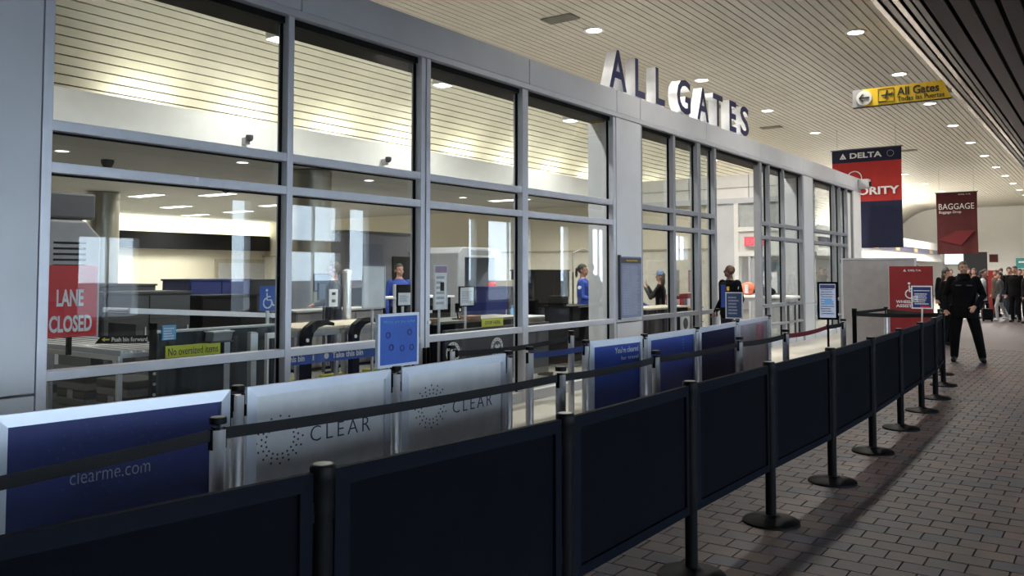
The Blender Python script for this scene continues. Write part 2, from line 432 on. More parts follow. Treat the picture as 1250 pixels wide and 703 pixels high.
obj('panel', bx(-.65, .65, -.1, .1, 1.35, 2.85), BLACK, t, bevel=.01)
obj('stand', bx(-.35, -.2, -.05, .05, 0, 1.35), DGREY, t)

# ------------------------------------------------------------------ ceiling lights
lens_me = MB().lathe([(.13, 0), (.13, -.004)], 20).mesh('lens', LAMP)
ring_me = MB().lathe([(.19, .03), (.19, -.012), (.175, -.016), (.14, -.010), (.135, .03)], 24, caps=False).mesh('trim_ring', mat('lamp_trim', (.75, .74, .72), .4), True)
def downlight(x, y, z, label, group, energy):
    t = thing('ceiling_light', label, 'light', (x, y, z), 0, group)
    obj('trim_ring', ring_me, None, t); obj('lens', lens_me, None, t)
    area(t, (0, 0, -.02), .26, energy, (1, .96, .88), name='lamp', spread=150)
for i, y in enumerate([8.3, 13.2, 18.1, 22.6, 27.1, 31.6, 36.1, 41, 46, 51, 56]):  # row carried on past the partition, far lamps added to brighten the hall
    downlight(-7.6, y, 5.99, 'round recessed downlight above the glass partition, %s in its row, whose far end is added for light%s' % (ORD[i], ' (before the letters)' if i < 1 else ''), 'downlights above the glass partition', LK['row'])
for i, y in enumerate([12.1, 16.1, 20.1, 24.1, 28.15, 32.2, 36.2, 40.4, 44.3, 48.3, 52.3, 56.3]):
    downlight(-3.76-.008*(y-16), y, 5.99, 'round recessed downlight beside the dark ceiling edge, %s in its row' % ORD[i], 'downlights beside the dark ceiling edge', LK['far'] if y < 44 else LK['end'])
for i, y in enumerate([4.0, 8.85, 12.97, 17.9, 27, 32, 37, 42, 47, 52, 57]):  # those past the checkpoint are added to brighten the far hall
    t = thing('floodlight', 'bright floodlight hung below the curved ceiling behind the glass, %s one, the far ones added to brighten the hall' % ORD[i], 'light', (-11, y, 5.40), 0, 'floodlights below the curved ceiling')
    obj('housing', bx(-.14, .14, -.16, .16, -.02, .12), LGREY, t, bevel=.02)
    for q in (-.1, .1): obj('bracket', MB().tube([(0, q, .1), (0, q, .40)], .015, 6), MGREY, t)
    obj('lens', bx(-.12, .12, -.14, .14, -.03, -.02), LAMP, t)
    area(t, (0, 0, -.05), .24, LK['flood'] if y < 20 else (LK['end'] if y > 44 else LK['mid']), (1, .97, .9), name='lamp', spread=165)
for i in range(14):
    y = 7.6+i*2.0
    t = thing('uplight', 'cove uplight hidden on the ledge behind the white soffit, %s one' % ORD[i], 'light', (-12.45, y, 3.72), 0, 'cove uplights behind the soffit')
    obj('housing', bx(-.1, .1, -.5, .5, 0, .08), LGREY, t)
    area(t, (.0, 0, .10), .9, LK['up'], (1, .94, .74), rot=(R(180), 0, 0), size_y=.15, shape='RECTANGLE', name='lamp', spread=170).rotation_euler = (R(180), R(8), R(90))
tro = bx(-.6, .6, -.15, .15, -.012, 0).mesh('lens', TROF)
for i, (x, y) in enumerate([(-16.6, 15.6), (-18.75, 13.2), (-20.3, 16.3), (-23.3, 14.95), (-23.5, 17.35), (-26.1, 12.8), (-26.1, 17.5), (-13.6, 18.9), (-18.2, 7.2), (-20.5, 12.3)]):
    nm = ['over the screening booth', 'right of the near steel column', 'right of the blue wheelchair sign', 'left of the far wall cove', 'nearest the glowing cove', 'left end beside the glowing cove', 'middle beside the glowing cove', 'nearest the far cream wall', 'left of the near steel column', 'in line with the far steel column'][i]
    t = thing('ceiling_light', 'long white troffer light in the low grey ceiling, %s' % nm, 'light', (x, y, 3.59), 0, 'troffers in the low ceiling')
    obj('frame', bx(-.64, .64, -.19, .19, -.006, .02), WHITE, t); obj('lens', tro, None, t)
    area(t, (0, 0, -.03), 1.1, LK['troffer'], (1, .96, .86), size_y=.26, name='lamp')
for i, (x, y) in enumerate([(-14.1, 6.95), (-12.9, 9.6), (-13.2, 13.1), (-14.2, 17.6)]):
    t = thing('ceiling_light', 'small downlight in the low grey ceiling just behind the soffit, %s one' % ORD[i], 'light', (x, y, 3.595), 0, 'small downlights behind the soffit')
    obj('trim_ring', MB().lathe([(.13, .0), (.12, -.01), (.1, 0)], 16, caps=False), WHITE, t)
    obj('lens', MB().lathe([(.1, 0), (.1, -.003)], 16), TROF, t)
# air vents in the slats
vm = MB().box(-.3, .3, -.17, .17, -.01, .03)
for k in range(9): vm.box(-.28, .28, -.15+k*.035, -.135+k*.035, -.016, -.01)
vm = vm.mesh('ceiling_vent', mat('vent_grey', (.22, .21, .18), .6))
for i, (x, y) in enumerate([(-7.73, 12.25), (-8.3, 21.3), (-8.4, 25.3), (-6.0, 33)]):
    tag(obj('ceiling_vent', vm, None, None, (x, y, 5.985)), 'grey rectangular air vent in the slatted ceiling, %s from the camera' % ORD[i], 'vent', 'air vents in the slatted ceiling')
# cameras on the soffit and ceiling
for i, y in enumerate([8.95, 12.3, 16.9]):
    t = thing('security_camera', 'small grey dome camera on the white soffit, %s one seen through the glass' % ORD[i], 'camera', (-11.97, y, 3.86), 0, 'dome cameras on the soffit')
    obj('bracket', bx(-.03, .08, -.05, .05, -.10, .02), LGREY, t, bevel=.01)
    obj('dome', MB().lathe([(.001, -.06), (.05, -.04), (.065, 0), (.06, .05), (.001, .06)], 14, caps=False), DGREY, t, (.12, 0, 0), smooth=True)
for i, (x, y) in enumerate([(-14.6, 8.0), (-17, 12.2), (-19.2, 15.6), (-20.2, 17.2), (-17.4, 15.4), (-14.6, 12.4)]):
    tag(obj('security_camera', MB().lathe([(.11, 0), (.11, -.05), (.08, -.12), (.001, -.16)], 14, caps=False), DGREY, None, (x, y, 3.6), smooth=True),
        'black dome camera under the low grey ceiling, %s one' % ORD[i], 'camera', 'dome cameras under the low ceiling')

# ------------------------------------------------------------------ ALL GATES letters
ls = thing('letter_sign', 'tall white channel letters with blue faces standing on the partition top', 'sign', (-6.0, 11, 4.30), R(90))
LY = [('A', 10.86, 11.40), ('L', 11.68, 12.02), ('L', 12.40, 12.74), ('G', 13.22, 13.78), ('A', 14.08, 14.60), ('T', 14.80, 15.28), ('E', 15.62, 15.98), ('S', 16.20, 16.68)]
WL = mat('letter_return', (.92, .92, .93), .45)
for ch, a, b in LY:
    me = text_mesh(ch, b-a, .60, FACEB, ext=.085, side=WL, bold=.02)
    o = bpy.data.objects.new('letter', me); COL.objects.link(o); o.parent = ls; o.location = ((a+b)/2-11, .08, .33)
    obj('letter_foot', bx((a+b)/2-11-.12, (a+b)/2-11-.06, .02, .12, 0, .04).box((a+b)/2-11+.06, (a+b)/2-11+.12, .02, .12, 0, .04), ALU, ls)

# ------------------------------------------------------------------ hanging signs and banners
hs = thing('hanging_sign', 'yellow overhead sign with arrow and aeroplane beside the dark ceiling edge', 'sign', (-3.02, 16.2, 4.62))
obj('board', MB().prism([(-.66, 0), (.79, 0), (.65, .32), (-.66, .32)], 0, .06), SYEL, hs)
obj('end_cap', bx(-.84, -.655, -.002, .062, 0, .32), LGREY, hs)
obj('bottom_trim', bx(-.84, .79, -.004, .064, -.014, 0), BLACK, hs)
obj('arrow_disc', MB().tube([(0, -.010, 0), (0, 0, 0)], .135, 28), WHITE, hs, (-.64, 0, .16))
obj('arrow', MB().prism([(-.09, 0), (-.03, .07), (-.005, .07), (-.05, .014), (.09, .014), (.09, -.014), (-.05, -.014), (-.005, -.07), (-.03, -.07)], -.016, -.009), TXK, hs, (-.64, 0, .16))
obj('icon_frame', MB().box(-.40, -.13, -.004, 0, .045, .05).box(-.40, -.13, -.004, 0, .29, .295).box(-.40, -.395, -.004, 0, .045, .295).box(-.135, -.13, -.004, 0, .045, .295), TXK, hs)
obj('plane_icon', MB().prism([(-.09, -.01), (-.02, -.005), (.0, .07), (.02, .07), (.02, .0), (.08, .01), (.09, .03), (.10, .03), (.10, -.02), (.02, -.03), (-.0, -.08), (-.025, -.08), (-.02, -.03), (-.085, -.03)], -.006, 0), TXK, hs, (-.255, 0, .19))
obj('runway_mark', bx(-.39, -.26, -.005, 0, .052, .066), TXK, hs)
txt('All Gates', .68, .15, TXK, hs, (.26, -.002, .21), bold=.02)
txt('Todas las Puertas', .76, .085, TXK, hs, (.30, -.002, .075), bold=.01)
obj('wall_bracket', bx(.60, .825, .01, .05, .10, .22), MGREY, hs)

def banner(name, label, loc, w, h, bands, amp=.03, seed=0):
    """cloth banner hanging from a rod; bands = [(z_fraction_from_bottom, material)]"""
    t = thing(name, label, 'banner', loc)
    nx, nz = 24, 30; mb = MB(); r = random.Random(seed); ph = r.random()*6
    def P(i, j, dy):
        u = i/nx; v = j/nz; x = (u-.5)*w*(1-.012*math.sin(math.pi*v)); 
        y = amp*(1-v)*math.sin(u*7+ph+1.5*v)+amp*.5*math.sin(u*15+ph)*(1-v)
        return (x, y+dy, v*h)
    for dy, fl in ((0, 0), (.006, 1)):
        vs = [P(i, j, dy) for j in range(nz+1) for i in range(nx+1)]; o = len(mb.v); mb.v += vs
        for j in range(nz):
            mi = 0
            for q, (zf, _) in enumerate(bands):
                if (j+.5)/nz >= zf: mi = q
            for i in range(nx):
                a = o+j*(nx+1)+i; mb.f.append((a, a+1, a+nx+2, a+nx+1)); mb.m.append(mi)
    obj('cloth', mb, [m for _, m in bands], t, smooth=True)
    obj('rod', MB().tube([(-w/2-.04, .003, h), (w/2+.04, .003, h)], .018, 8), DGREY, t)
    for s in (-1, 1): obj('cable', MB().tube([(s*w*.42, .003, h), (s*w*.42, .003, 6.0-loc[2])], .005, 5), MGREY, t)
    return t
BNAVY = mat('banner_navy', (.006, .009, .04), .8); BRED = mat('banner_red', (.42, .024, .022), .8); BMAR = mat('banner_maroon', (.075, .008, .009), .8); BMAR2 = mat('banner_crimson', (.13, .009, .012), .8)
bn = banner('hanging_banner', 'tall navy and red banner hanging just past the end of the glass partition', (-6.08, 27, 2.33), 2.0, 3.02, [(0, BNAVY), (.467, BRED), (.87, BNAVY)], .03, 3)
def tri_logo(t, x, z, s, y=-.05, m=TXW):
    obj('emblem', MB().prism([(-s, -s*.8), (0, s), (0, s*.1), (-s*.55, -s*.8)], y-.004, y).prism([(s, -s*.8), (0, s), (0, s*.1), (s*.55, -s*.8)], y-.004, y).prism([(-s*.45, -s*.85), (0, -s*.1), (s*.45, -s*.85)], y-.004, y), m, t, (x, 0, z))
tri_logo(bn, -.66, 2.81, .10); txt('DELTA', .92, .17, TXW, bn, (.0, -.045, 2.82), bold=.03)
obj('ring_emblem', MB().lathe([(.10, 0), (.10, .004), (.085, .004), (.085, 0)], 20, caps=False), TXG, bn, (.70, -.05, 2.82)).rotation_euler = (R(90), 0, 0)
txt('PRIORITY', 1.72, .24, TXW, bn, (.07, -.065, 1.72), bold=.03)
obj('ring_emblem', MB().lathe([(.22, 0), (.22, .004), (.19, .004), (.19, 0)], 28, caps=False), TXW, bn, (-.33, -.06, 2.13)).rotation_euler = (R(90), 0, 0)
bb = banner('hanging_banner', 'dark red baggage banner hanging further down the concourse', (-5.42, 40, 2.36), 1.56, 2.62, [(0, BMAR)], .05, 8)
txt('BAGGAGE', 1.34, .25, TXW, bb, (-.0, -.075, 2.02)); txt('Baggage Drop', .84, .14, PWHITE, bb, (-.24, -.075, 1.77)); txt('DELTA', .46, .05, PWHITE, bb, (.32, -.07, 2.52))
obj('printed_wedge', MB().prism([(-.72, .62), (.0, .98), (.68, 1.0), (.15, .35)], -.082, -.075), BMAR2, bb)

# ------------------------------------------------------------------ barrier posts, fence panels, belts
CAPB = mat('cap_black', (.003, .003, .0035), .5, spec=.12)
STEELTOP = mat('cap_top', (.25, .25, .25), .35, .6)
def barrier_post(x, y, label, group, silver=True, top=1.02, base_r=.178, r=.033):
    t = thing('barrier_post', label, 'post', (x, y, 0), 0, group)
    pm_, bm_ = (CHROME, CHROME) if silver else (BLKPL, CAPB)
    obj('pole', MB().lathe([(r, .02), (r, top-.05)], 24), pm_, t, smooth=True)
    obj('base', MB().lathe([(base_r, 0), (base_r, .012), (base_r-.012, .022), (.07, .034), (.045, .05)], 40), bm_, t, smooth=True)
    hd = obj('head', MB().lathe([(r+.002, top-.14), (r+.004, top-.05), (r+.006, top-.045), (r+.006, top-.008), (r+.001, top), (.012, top)], 24), CAPB, t, smooth=True) if not silver else \
        obj('head', MB().lathe([(r+.001, top-.026), (r+.003, top-.024), (r+.003, top-.005), (r+.001, top), (.012, top)], 24), CAPB, t, smooth=True)
    obj('cap_disc', MB().lathe([(r-.004, top), (r-.005, top+.002), (.006, top+.003)], 20), STEELTOP, hd, smooth=True)
    if silver:
        for s in (-1, 1): obj('belt_slot', bx(-.011, .011, s*(r-.001)-.005, s*(r-.001)+.005, top-.13, top-.045), BLKPL, t)
    return t
def belt(x0, y0, x1, y1, z, label, m=RUB, sag=.02, h=.048, z1=None):
    z1 = z if z1 is None else z1
    mb = MB(); n = 10; d = Vector((x1-x0, y1-y0)); L = d.length; d /= L; nn = Vector((-d.y, d.x))*.0015
    vs = []
    for i in range(n+1):
        t = i/n; px, py = x0+d.x*L*t, y0+d.y*L*t; zz = z+(z1-z)*t-sag*4*t*(1-t)
        for sx, sz in ((1, 0), (-1, 0), (-1, 1), (1, 1)): vs.append((px+sx*nn.x, py+sx*nn.y, zz-h*(1-sz)))
    fs = []
    for i in range(n):
        for k in range(4): fs.append((i*4+k, i*4+(k+1) % 4, i*4+4+(k+1) % 4, i*4+4+k))
    fs += [(0, 1, 2, 3), (n*4+3, n*4+2, n*4+1, n*4)]
    mb.add(vs, fs)
    t = thing('retractable_belt', label, 'belt', (0, 0, 0)); t.location = ((x0+x1)/2, (y0+y1)/2, 0)
    o = obj('webbing', mb, m, t, (-(x0+x1)/2, -(y0+y1)/2, 0))
    c = obj('belt_clip', bx(-.014, .014, -.012, .012, z1-.056, z1+.006), BLKPL, t, (x1-d.x*.012-(x0+x1)/2, y1-d.y*.012-(y0+y1)/2, 0), math.atan2(d.y, d.x)-R(90))
    return t
FP = [(-2.26, -.62), (-2.12, .60), (-1.97, 1.77), (-1.86, 2.98), (-1.86, 4.23), (-1.84, 5.43), (-1.80, 6.72), (-1.80, 8.04), (-1.83, 9.4), (-1.86, 10.72), (-1.90, 11.9), (-2.02, 13.3), (-2.26, 14.72)]
fence_names = ['behind the camera, out of the frame', 'left of the frame at the near end', 'at the bottom left with its cap in view', 'in the middle foreground', 'third cap in view, foot at the lower edge', 'fourth in view, its round base whole', 'fifth in view along the dark fence', 'sixth in view along the dark fence', 'seventh in view along the dark fence', 'eighth in view along the dark fence', 'ninth in view along the dark fence', 'tenth in view, where the fence starts to turn', 'last, at the far bend']
for i, (x, y) in enumerate(FP):
    if i == 0: continue
    barrier_post(x, y, 'black round-based barrier post carrying dark panels, '+fence_names[i], 'black posts of the dark fence', silver=False)
def fence_panel(x0, y0, x1, y1, label, z0, z1, mframe, mpanel, fw=.05, gap=.045, group=None, name='barrier_screen', t=.02, bev=.012):
    L = math.hypot(x1-x0, y1-y0)-2*gap; a = math.atan2(y1-y0, x1-x0)
    th = thing(name, label, 'barrier', ((x0+x1)/2, (y0+y1)/2, 0), a, group)
    # mitred frame with a sloping face towards the panel
    out = [(-L/2, z0), (L/2, z0), (L/2, z1), (-L/2, z1)]; inn = [(-L/2+fw, z0+fw), (L/2-fw, z0+fw), (L/2-fw, z1-fw), (-L/2+fw, z1-fw)]
    for i in range(4):
        j = (i+1) % 4; a0, a1, b0, b1 = out[i], out[j], inn[i], inn[j]
        vs = []
        for (p, d) in ((a0, t*.55), (a1, t*.55), (b1, t), (b0, t)): vs.append((p[0], -d, p[1]))
        for (p, d) in ((a0, t*.55), (a1, t*.55), (b1, t), (b0, t)): vs.append((p[0], d, p[1]))
        obj('frame_rail', MB().add(vs, [(0, 1, 2, 3), (7, 6, 5, 4), (0, 4, 5, 1), (1, 5, 6, 2), (2, 6, 7, 3), (3, 7, 4, 0)]), mframe, th)
    obj('panel', bx(-L/2+fw-.004, L/2-fw+.004, -.005, .005, z0+fw-.004, z1-fw+.004), mpanel, th)
    for s in (-1, 1):
        for zz in (z0+.12, z1-.12): obj('hook', bx(s*(L/2+.012)-.014, s*(L/2+.012)+.014, -.008, .008, zz-.03, zz+.03), BLKPL, th)
    return th, L
for i in range(1, len(FP)-1):
    x0, y0 = FP[i]; x1, y1 = FP[i+1]
    nm = ['', 'nearest at the bottom left corner', 'large one at the bottom centre', 'second in full view, right of centre', 'third in full view along the fence', 'fourth in full view along the fence', 'fifth in full view along the fence', 'sixth in full view along the fence', 'seventh in full view along the fence', 'eighth in view along the fence', 'ninth in view, before the bend', 'last of the fence, after the bend'][i]
    fence_panel(x0, y0, x1, y1, 'dark fabric barrier panel, '+nm, .33, 1.0, NAVYF, NAVY, .05, .04, 'dark fabric panels of the fence')

# silver posts and black belts of the middle queue line
SPN = [(-2.95, -.4), (-3.04, 2.16), (-2.88, 4.56), (-2.88, 5.92), (-2.86, 7.63), (-2.83, 8.89), (-2.86, 11.30)]
sn = ['out of the frame at left', 'nearest, in front of the large blue panel', 'in front of the gap after the white panels', 'in front of the first bright blue panel', 'in front of the pinkish end panel', 'left end of the red belt', 'right end of the middle queue line']
for i, (x, y) in enumerate(SPN):
    if i == 0: continue
    barrier_post(x, y, 'polished silver queue post, '+sn[i], 'silver posts of the middle queue line', top=1.0)
bn_ = ['from the left edge to the nearest silver post', 'crossing the two white dotted-ring panels', 'between the second and third silver posts', 'crossing the blue panels', 'between the fourth and fifth silver posts']
for i in range(5):
    a, b = SPN[i], SPN[i+1]
    belt(*a, *b, .955, 'black retractable belt '+bn_[i], sag=.015 if i else .03)
belt(*SPN[5], -2.87, 10.62, .955, 'red retractable belt running to the digital sign stand', mat('red_webbing', (.22, .01, .02), .7))
belt(-2.87, 10.62, *SPN[6], .955, 'short black retractable belt right of the digital sign stand', sag=.005)

# advertising panel row with silver frames
CP = [(-3.93, 1.62), (-3.80, 2.82), (-3.76, 3.98), (-3.78, 5.24), (-3.85, 5.63), (-3.82, 6.46), (-3.74, 7.44), (-3.76, 8.74), (-3.86, 10.2), (-3.98, 11.75)]
cn = ['out of the frame at left', 'between the blue and first white panel', 'between the two white dotted-ring panels', 'right end of the second white dotted-ring panel', 'left end of the short blue belt', 'left side of the first bright blue panel', 'between the two bright blue panels', 'between the bright blue and ink blue panels', 'between the ink blue and pinkish panels', 'right end of the pinkish panel']
for i, (x, y) in enumerate(CP): barrier_post(x, y, 'silver post of the advertising panel row, '+cn[i], 'silver posts of the advertising panel row', top=1.0)
belt(-3.85, 5.63, -3.82, 6.46, .955, 'short blue retractable belt in the gap of the panel row', mat('blue_webbing', (.012, .03, .14), .7), sag=.01)
belt(-4.7, 7.6, -4.6, 5.6, .93, 'black belt hanging low behind the gap in the panel row', sag=.03)
barrier_post(-4.7, 7.65, 'silver queue post standing behind the first bright blue panel', None, top=.98)
barrier_post(-4.6, 5.55, 'silver queue post standing behind the gap of the panel row', None, top=.98)
barrier_post(-5.5, 13.68, 'silver queue post beside the opening in the glass partition', None, top=.98)
def dots(cx, cz, rx, rz, m, th, y):
    mb = MB()
    for q, (k, f) in enumerate(((18, .62), (20, .80), (16, 1.0))):
        for i in range(k):
            a = 2*math.pi*(i+.5*q)/k; px, pz = cx+rx*f*math.cos(a), cz+rz*f*math.sin(a)
            mb.add([(px+.0065*math.cos(b), y+d, pz+.0065*math.sin(b)) for d in (0, -.0012) for b in [i2*math.pi/3 for i2 in range(6)]],
                   [(0, 1, 2, 3, 4, 5), (11, 10, 9, 8, 7, 6)]+[(j, j+6, (j+1) % 6+6, (j+1) % 6) for j in range(6)])
    obj('dotted_ring', mb, m, th)['kind'] = 'stuff'
def advert(i, label, m, name='advertising_board'):
    return fence_panel(*CP[i], *CP[i+1], label, .14, .985, SILVER, m, .055, .05, None, name, t=.022)
a1, L1 = advert(0, 'large blue panel in a silver frame at the left edge with small grey web address', CBLUE)
yc = (CP[0][1]+CP[1][1])/2
txt('clearme.com', .37, .065, TXG, a1, (2.17-yc, -.006, .665), bold=-.01); dots(-.05, .74, .30, .17, mat('faint_dots', (.02, .04, .19), .5), a1, -.006)
a2, _ = advert(1, 'white panel in a silver frame with dotted ring and wide lettering, nearest of two', PWHITE)
yc = (CP[1][1]+CP[2][1])/2; dots(3.09-yc, .675, .155, .13, TXN, a2, -.006); txt('CLEAR', .46, .088, TXN, a2, (3.53-yc, -.006, .672), space=1.35, bold=-.012)
a3, _ = advert(2, 'white panel in a silver frame with dotted ring and wide lettering, farther of two', PWHITE)
yc = (CP[2][1]+CP[3][1])/2; dots(4.33-yc, .70, .165, .14, TXN, a3, -.006); txt('CLEAR', .46, .088, TXN, a3, (4.79-yc, -.006, .665), space=1.35, bold=-.012)
a4, _ = advert(5, 'bright blue panel with small pale lettering at its upper right', CBLUE2)
txt("You're cleared", .40, .055, PWHITE, a4, (.17, -.006, .875)); txt('for travel', .30, .035, PWHITE, a4, (.22, -.006, .80))
a5, _ = advert(6, 'second bright blue panel with a few tiny marks, right of the lettered one', CBLUE2)
for k in range(4): obj('printed_mark', bx(.26, .29, -.007, -.005, .88-k*.03, .89-k*.03), LBLUE, a5)
a6, _ = advert(7, 'ink blue almost black panel in a silver frame', CBLUE3)
a7, _ = advert(8, 'grey and pinkish panel at the far end of the advertising row', mat('pink_print', (.36, .33, .36), .5, 0, .25, 2))
obj('printed_patch', bx(.1, .5, -.007, -.005, .62, .9), mat('rose_print', (.42, .16, .20), .6, 0, .3, 8), a7)

# black end posts with belts by the totem
barrier_post(-3.42, 14.2, 'black barrier post at the left end of the far black belts', None, silver=False)
barrier_post(-3.30, 15.9, 'small silver post in front of the red totem', None, top=.99)
belt(-2.26, 14.72, -3.42, 14.2, .96, 'black belt closing the far end of the dark fence', sag=.02, h=.06)
belt(-3.42, 14.2, -3.30, 15.9, .97, 'black belt running back from the black post', sag=.0)
belt(-2.26, 14.72, -3.30, 15.9, .955, 'black belt in front of the lower part of the red totem', sag=.01, h=.09)

# ------------------------------------------------------------------ signs on stands
def stand_sign(label, loc, rz, w, h, z0, face, frame, name='sign_stand', pole=None, fw=.018, base=True, th=.025, group=None):
    t = thing(name, label, 'sign', loc, rz, group)
    obj('face', bx(-w/2+fw*.8, w/2-fw*.8, -th*.35, th*.35, z0+fw*.8, z0+h-fw*.8), face, t)
    for a in ((-w/2, -w/2+fw, z0, z0+h), (w/2-fw, w/2, z0, z0+h), (-w/2+fw, w/2-fw, z0, z0+fw), (-w/2+fw, w/2-fw, z0+h-fw, z0+h)):
        obj('frame_rail', bx(a[0], a[1], -th/2, th/2, a[2], a[3]), frame, t)
    if pole is not None: obj('pole', MB().tube([(0, .02, pole), (0, .02, z0+.06)], .014, 10), ALU if pole > .5 else frame, t)
    if base and pole is not None and pole < .5: obj('base', MB().lathe([(.17, 0), (.17, .01), (.03, .03)], 24), BLKPL, t, smooth=True)
    return t
s = stand_sign('blue instruction sign in a silver frame mounted on the post between white panels', (-3.77, 4.01, 0), R(90), .38, .34, .995, BLUE, SILVER, pole=1.0)
txt('Where are you today', .30, .022, LBLUE, s, (0, -.012, 1.28)); 
for (px, pz) in ((-.1, 1.20), (.1, 1.21), (.03, 1.11), (.12, 1.11), (-.07, 1.12)): obj('printed_icon', MB().lathe([(.022, 0), (.022, .001), (.014, .001), (.014, 0)], 10, caps=False), CBLUE, s, (px, -.012, pz)).rotation_euler = (R(90), 0, 0)
s = stand_sign('tall digital sign with a lit pale screen in a thick black frame', (-2.87, 10.64, 0), R(14), .235, .46, 1.02, emis('screen_pale', (.62, .72, .95), .17), BLKPL, name='digital_sign', pole=.02, fw=.025, th=.05)
obj('printed_lines', lines(.16, 1.08, 1.40, 11, -.0178, seed=4), TXG, s); obj('screen_picture', bx(-.04, .05, -.0195, -.0175, 1.20, 1.27), emis('screen_blue', (.18, .42, .8), .2), s); obj('screen_header', bx(-.085, .085, -.019, -.0175, 1.40, 1.445), mat('header_violet', (.12, .10, .25), .5), s)
s = stand_sign('small dark blue notice in a white frame standing in front of the red totem', (-2.42, 14.15, 0), R(5), .29, .35, 1.04, mat('notice_blue', (.015, .035, .16), .5), WHITE, pole=.02, fw=.018)
obj('printed_lines', lines(.20, 1.10, 1.28, 6, -.011, seed=9), PWHITE, s); obj('printed_lines', bx(-.11, .11, -.011, -.009, 1.31, 1.32), PWHITE, s); obj('red_stripe', bx(-.02, .11, -.011, -.009, 1.065, 1.09), RED, s)
obj('printed_grid', MB().box(-.12, -.05, -.011, -.009, 1.14, 1.15).box(-.12, -.05, -.011, -.009, 1.18, 1.19).box(-.12, -.05, -.011, -.009, 1.22, 1.23).box(-.12, -.11, -.011, -.009, 1.14, 1.23).box(-.07, -.06, -.011, -.009, 1.14, 1.23), PWHITE, s)
s = stand_sign('dark blue notice in a silver frame beside the man at the opening', (-4.95, 13.0, 0), R(12), .27, .42, .86, mat('notice_navy', (.03, .06, .14), .4), ALU, pole=.02)
obj('printed_lines', lines(.18, .92, 1.22, 6, -.011, seed=2), TXG, s)
def wheelchair(t, x, z, s, y, m):
    mb = MB(); n = 16
    pts = [(x+s*(.30*math.cos(a))-.05*s, y, z-.25*s+s*.30*math.sin(a)) for a in [R(110+i*(290/n)) for i in range(n+1)]]
    mb.tube(pts, s*.05, 6)
    mb.tube([(x-.10*s, y, z+.35*s), (x-.08*s, y, z-.08*s), (x+.22*s, y, z-.08*s), (x+.36*s, y, z-.42*s), (x+.46*s, y, z-.38*s)], s*.05, 6)
    mb.tube([(x-.09*s, y, z+.12*s), (x+.18*s, y, z+.12*s)], s*.045, 6)
    mb.lathe([(.001, -s*.085), (s*.075, -s*.05), (s*.09, 0), (s*.075, s*.05), (.001, s*.085)], 12, c=(x-.11*s, y), caps=False)
    for i in range(len(mb.v)-60, len(mb.v)): v = mb.v[i]; mb.v[i] = (v[0], y+(v[1]-y)*.3, v[2]+z+.5*s)
    mb.v = [(a, y+(b-y)*.3, c) for a, b, c in [tuple(v) for v in mb.v]]
    obj('wheelchair_symbol', mb, m, t)
tt = thing('totem_sign', 'red freestanding totem sign with white wheelchair symbol', 'sign', (-3.09, 17.0, 0), 0)
obj('board', bx(-.37, .37, 0, .05, .05, 1.71), DRED, tt, bevel=.006); obj('foot', bx(-.3, .3, -.15, .2, 0, .05), BLKPL, tt, bevel=.01)
obj('side_trim', bx(-.385, -.37, .0, .05, .05, 1.71), LGREY, tt)
tri_logo(tt, -.10, 1.63, .026, y=-.002); txt('DELTA', .22, .034, TXW, tt, (.07, -.001, 1.63), bold=.02)
wheelchair(tt, .0, 1.26, .26, -.006, TXW); txt('WHEELCHAIR', .52, .055, TXW, tt, (.0, -.001, 1.05), bold=.03); txt('ASSISTANCE', .52, .055, TXW, tt, (.0, -.001, .975), bold=.03)
pt = thing('partition_screen', 'tall plain grey partition screen behind the far black post', 'screen', (-3.88, 18.0, 0), 0)
obj('panel', bx(-.66, .68, 0, .04, .06, 1.85), mat('screen_grey', (.30, .29, .30), .7), pt); obj('frame', MB().box(-.70, -.66, -.01, .05, 0, 1.88).box(.68, .72, -.01, .05, 0, 1.88).box(-.66, .68, -.01, .05, 1.85, 1.88), ALU, pt)
obj('hinge', bx(-.71, -.70, -.02, .02, .5, .56).box(-.71, -.70, -.02, .02, 1.78, 1.86), BLACK, pt)
nb = thing('notice_board', 'grey blue notice with dense small print fixed to the clad column', 'notice', (-5.962, 11.38, 0), R(90))
obj('board', bx(-.33, .33, -.035, 0, .92, 1.83), mat('board_blue', (.16, .19, .30), .45), nb); obj('frame_rail', bx(-.36, -.33, -.04, 0, .90, 1.85), DGREY, nb)
obj('header', bx(-.32, .32, -.037, -.035, 1.73, 1.81), DGREY, nb); txt('Security Notice', .36, .035, SYEL, nb, (.02, -.038, 1.77)); obj('printed_lines', lines(.54, .96, 1.70, 30, -.035, seed=6, ragged=.15), TXG, nb)

# ------------------------------------------------------------------ checkpoint furniture behind the glass
STEEL = mat('steel_column', (.26, .24, .20), .3, .6, .15, 1.2)
for i, (x, y, lb) in enumerate([(-20.6, 11.2, 'round brushed steel column behind the lane closed board'), (-12.85, 11.2, 'round brushed steel column nearer the glass, behind the white frame of the second bay')]):
    t = thing('round_column', lb, 'column', (x, y, 0))
    obj('shaft', MB().lathe([(.38, 0), (.38, 3.58)], 40), STEEL, t, smooth=True)
    for z in (1.2, 2.4): obj('joint_ring', MB().lathe([(.403, z), (.403, z+.012)], 40, caps=False), MGREY, t)
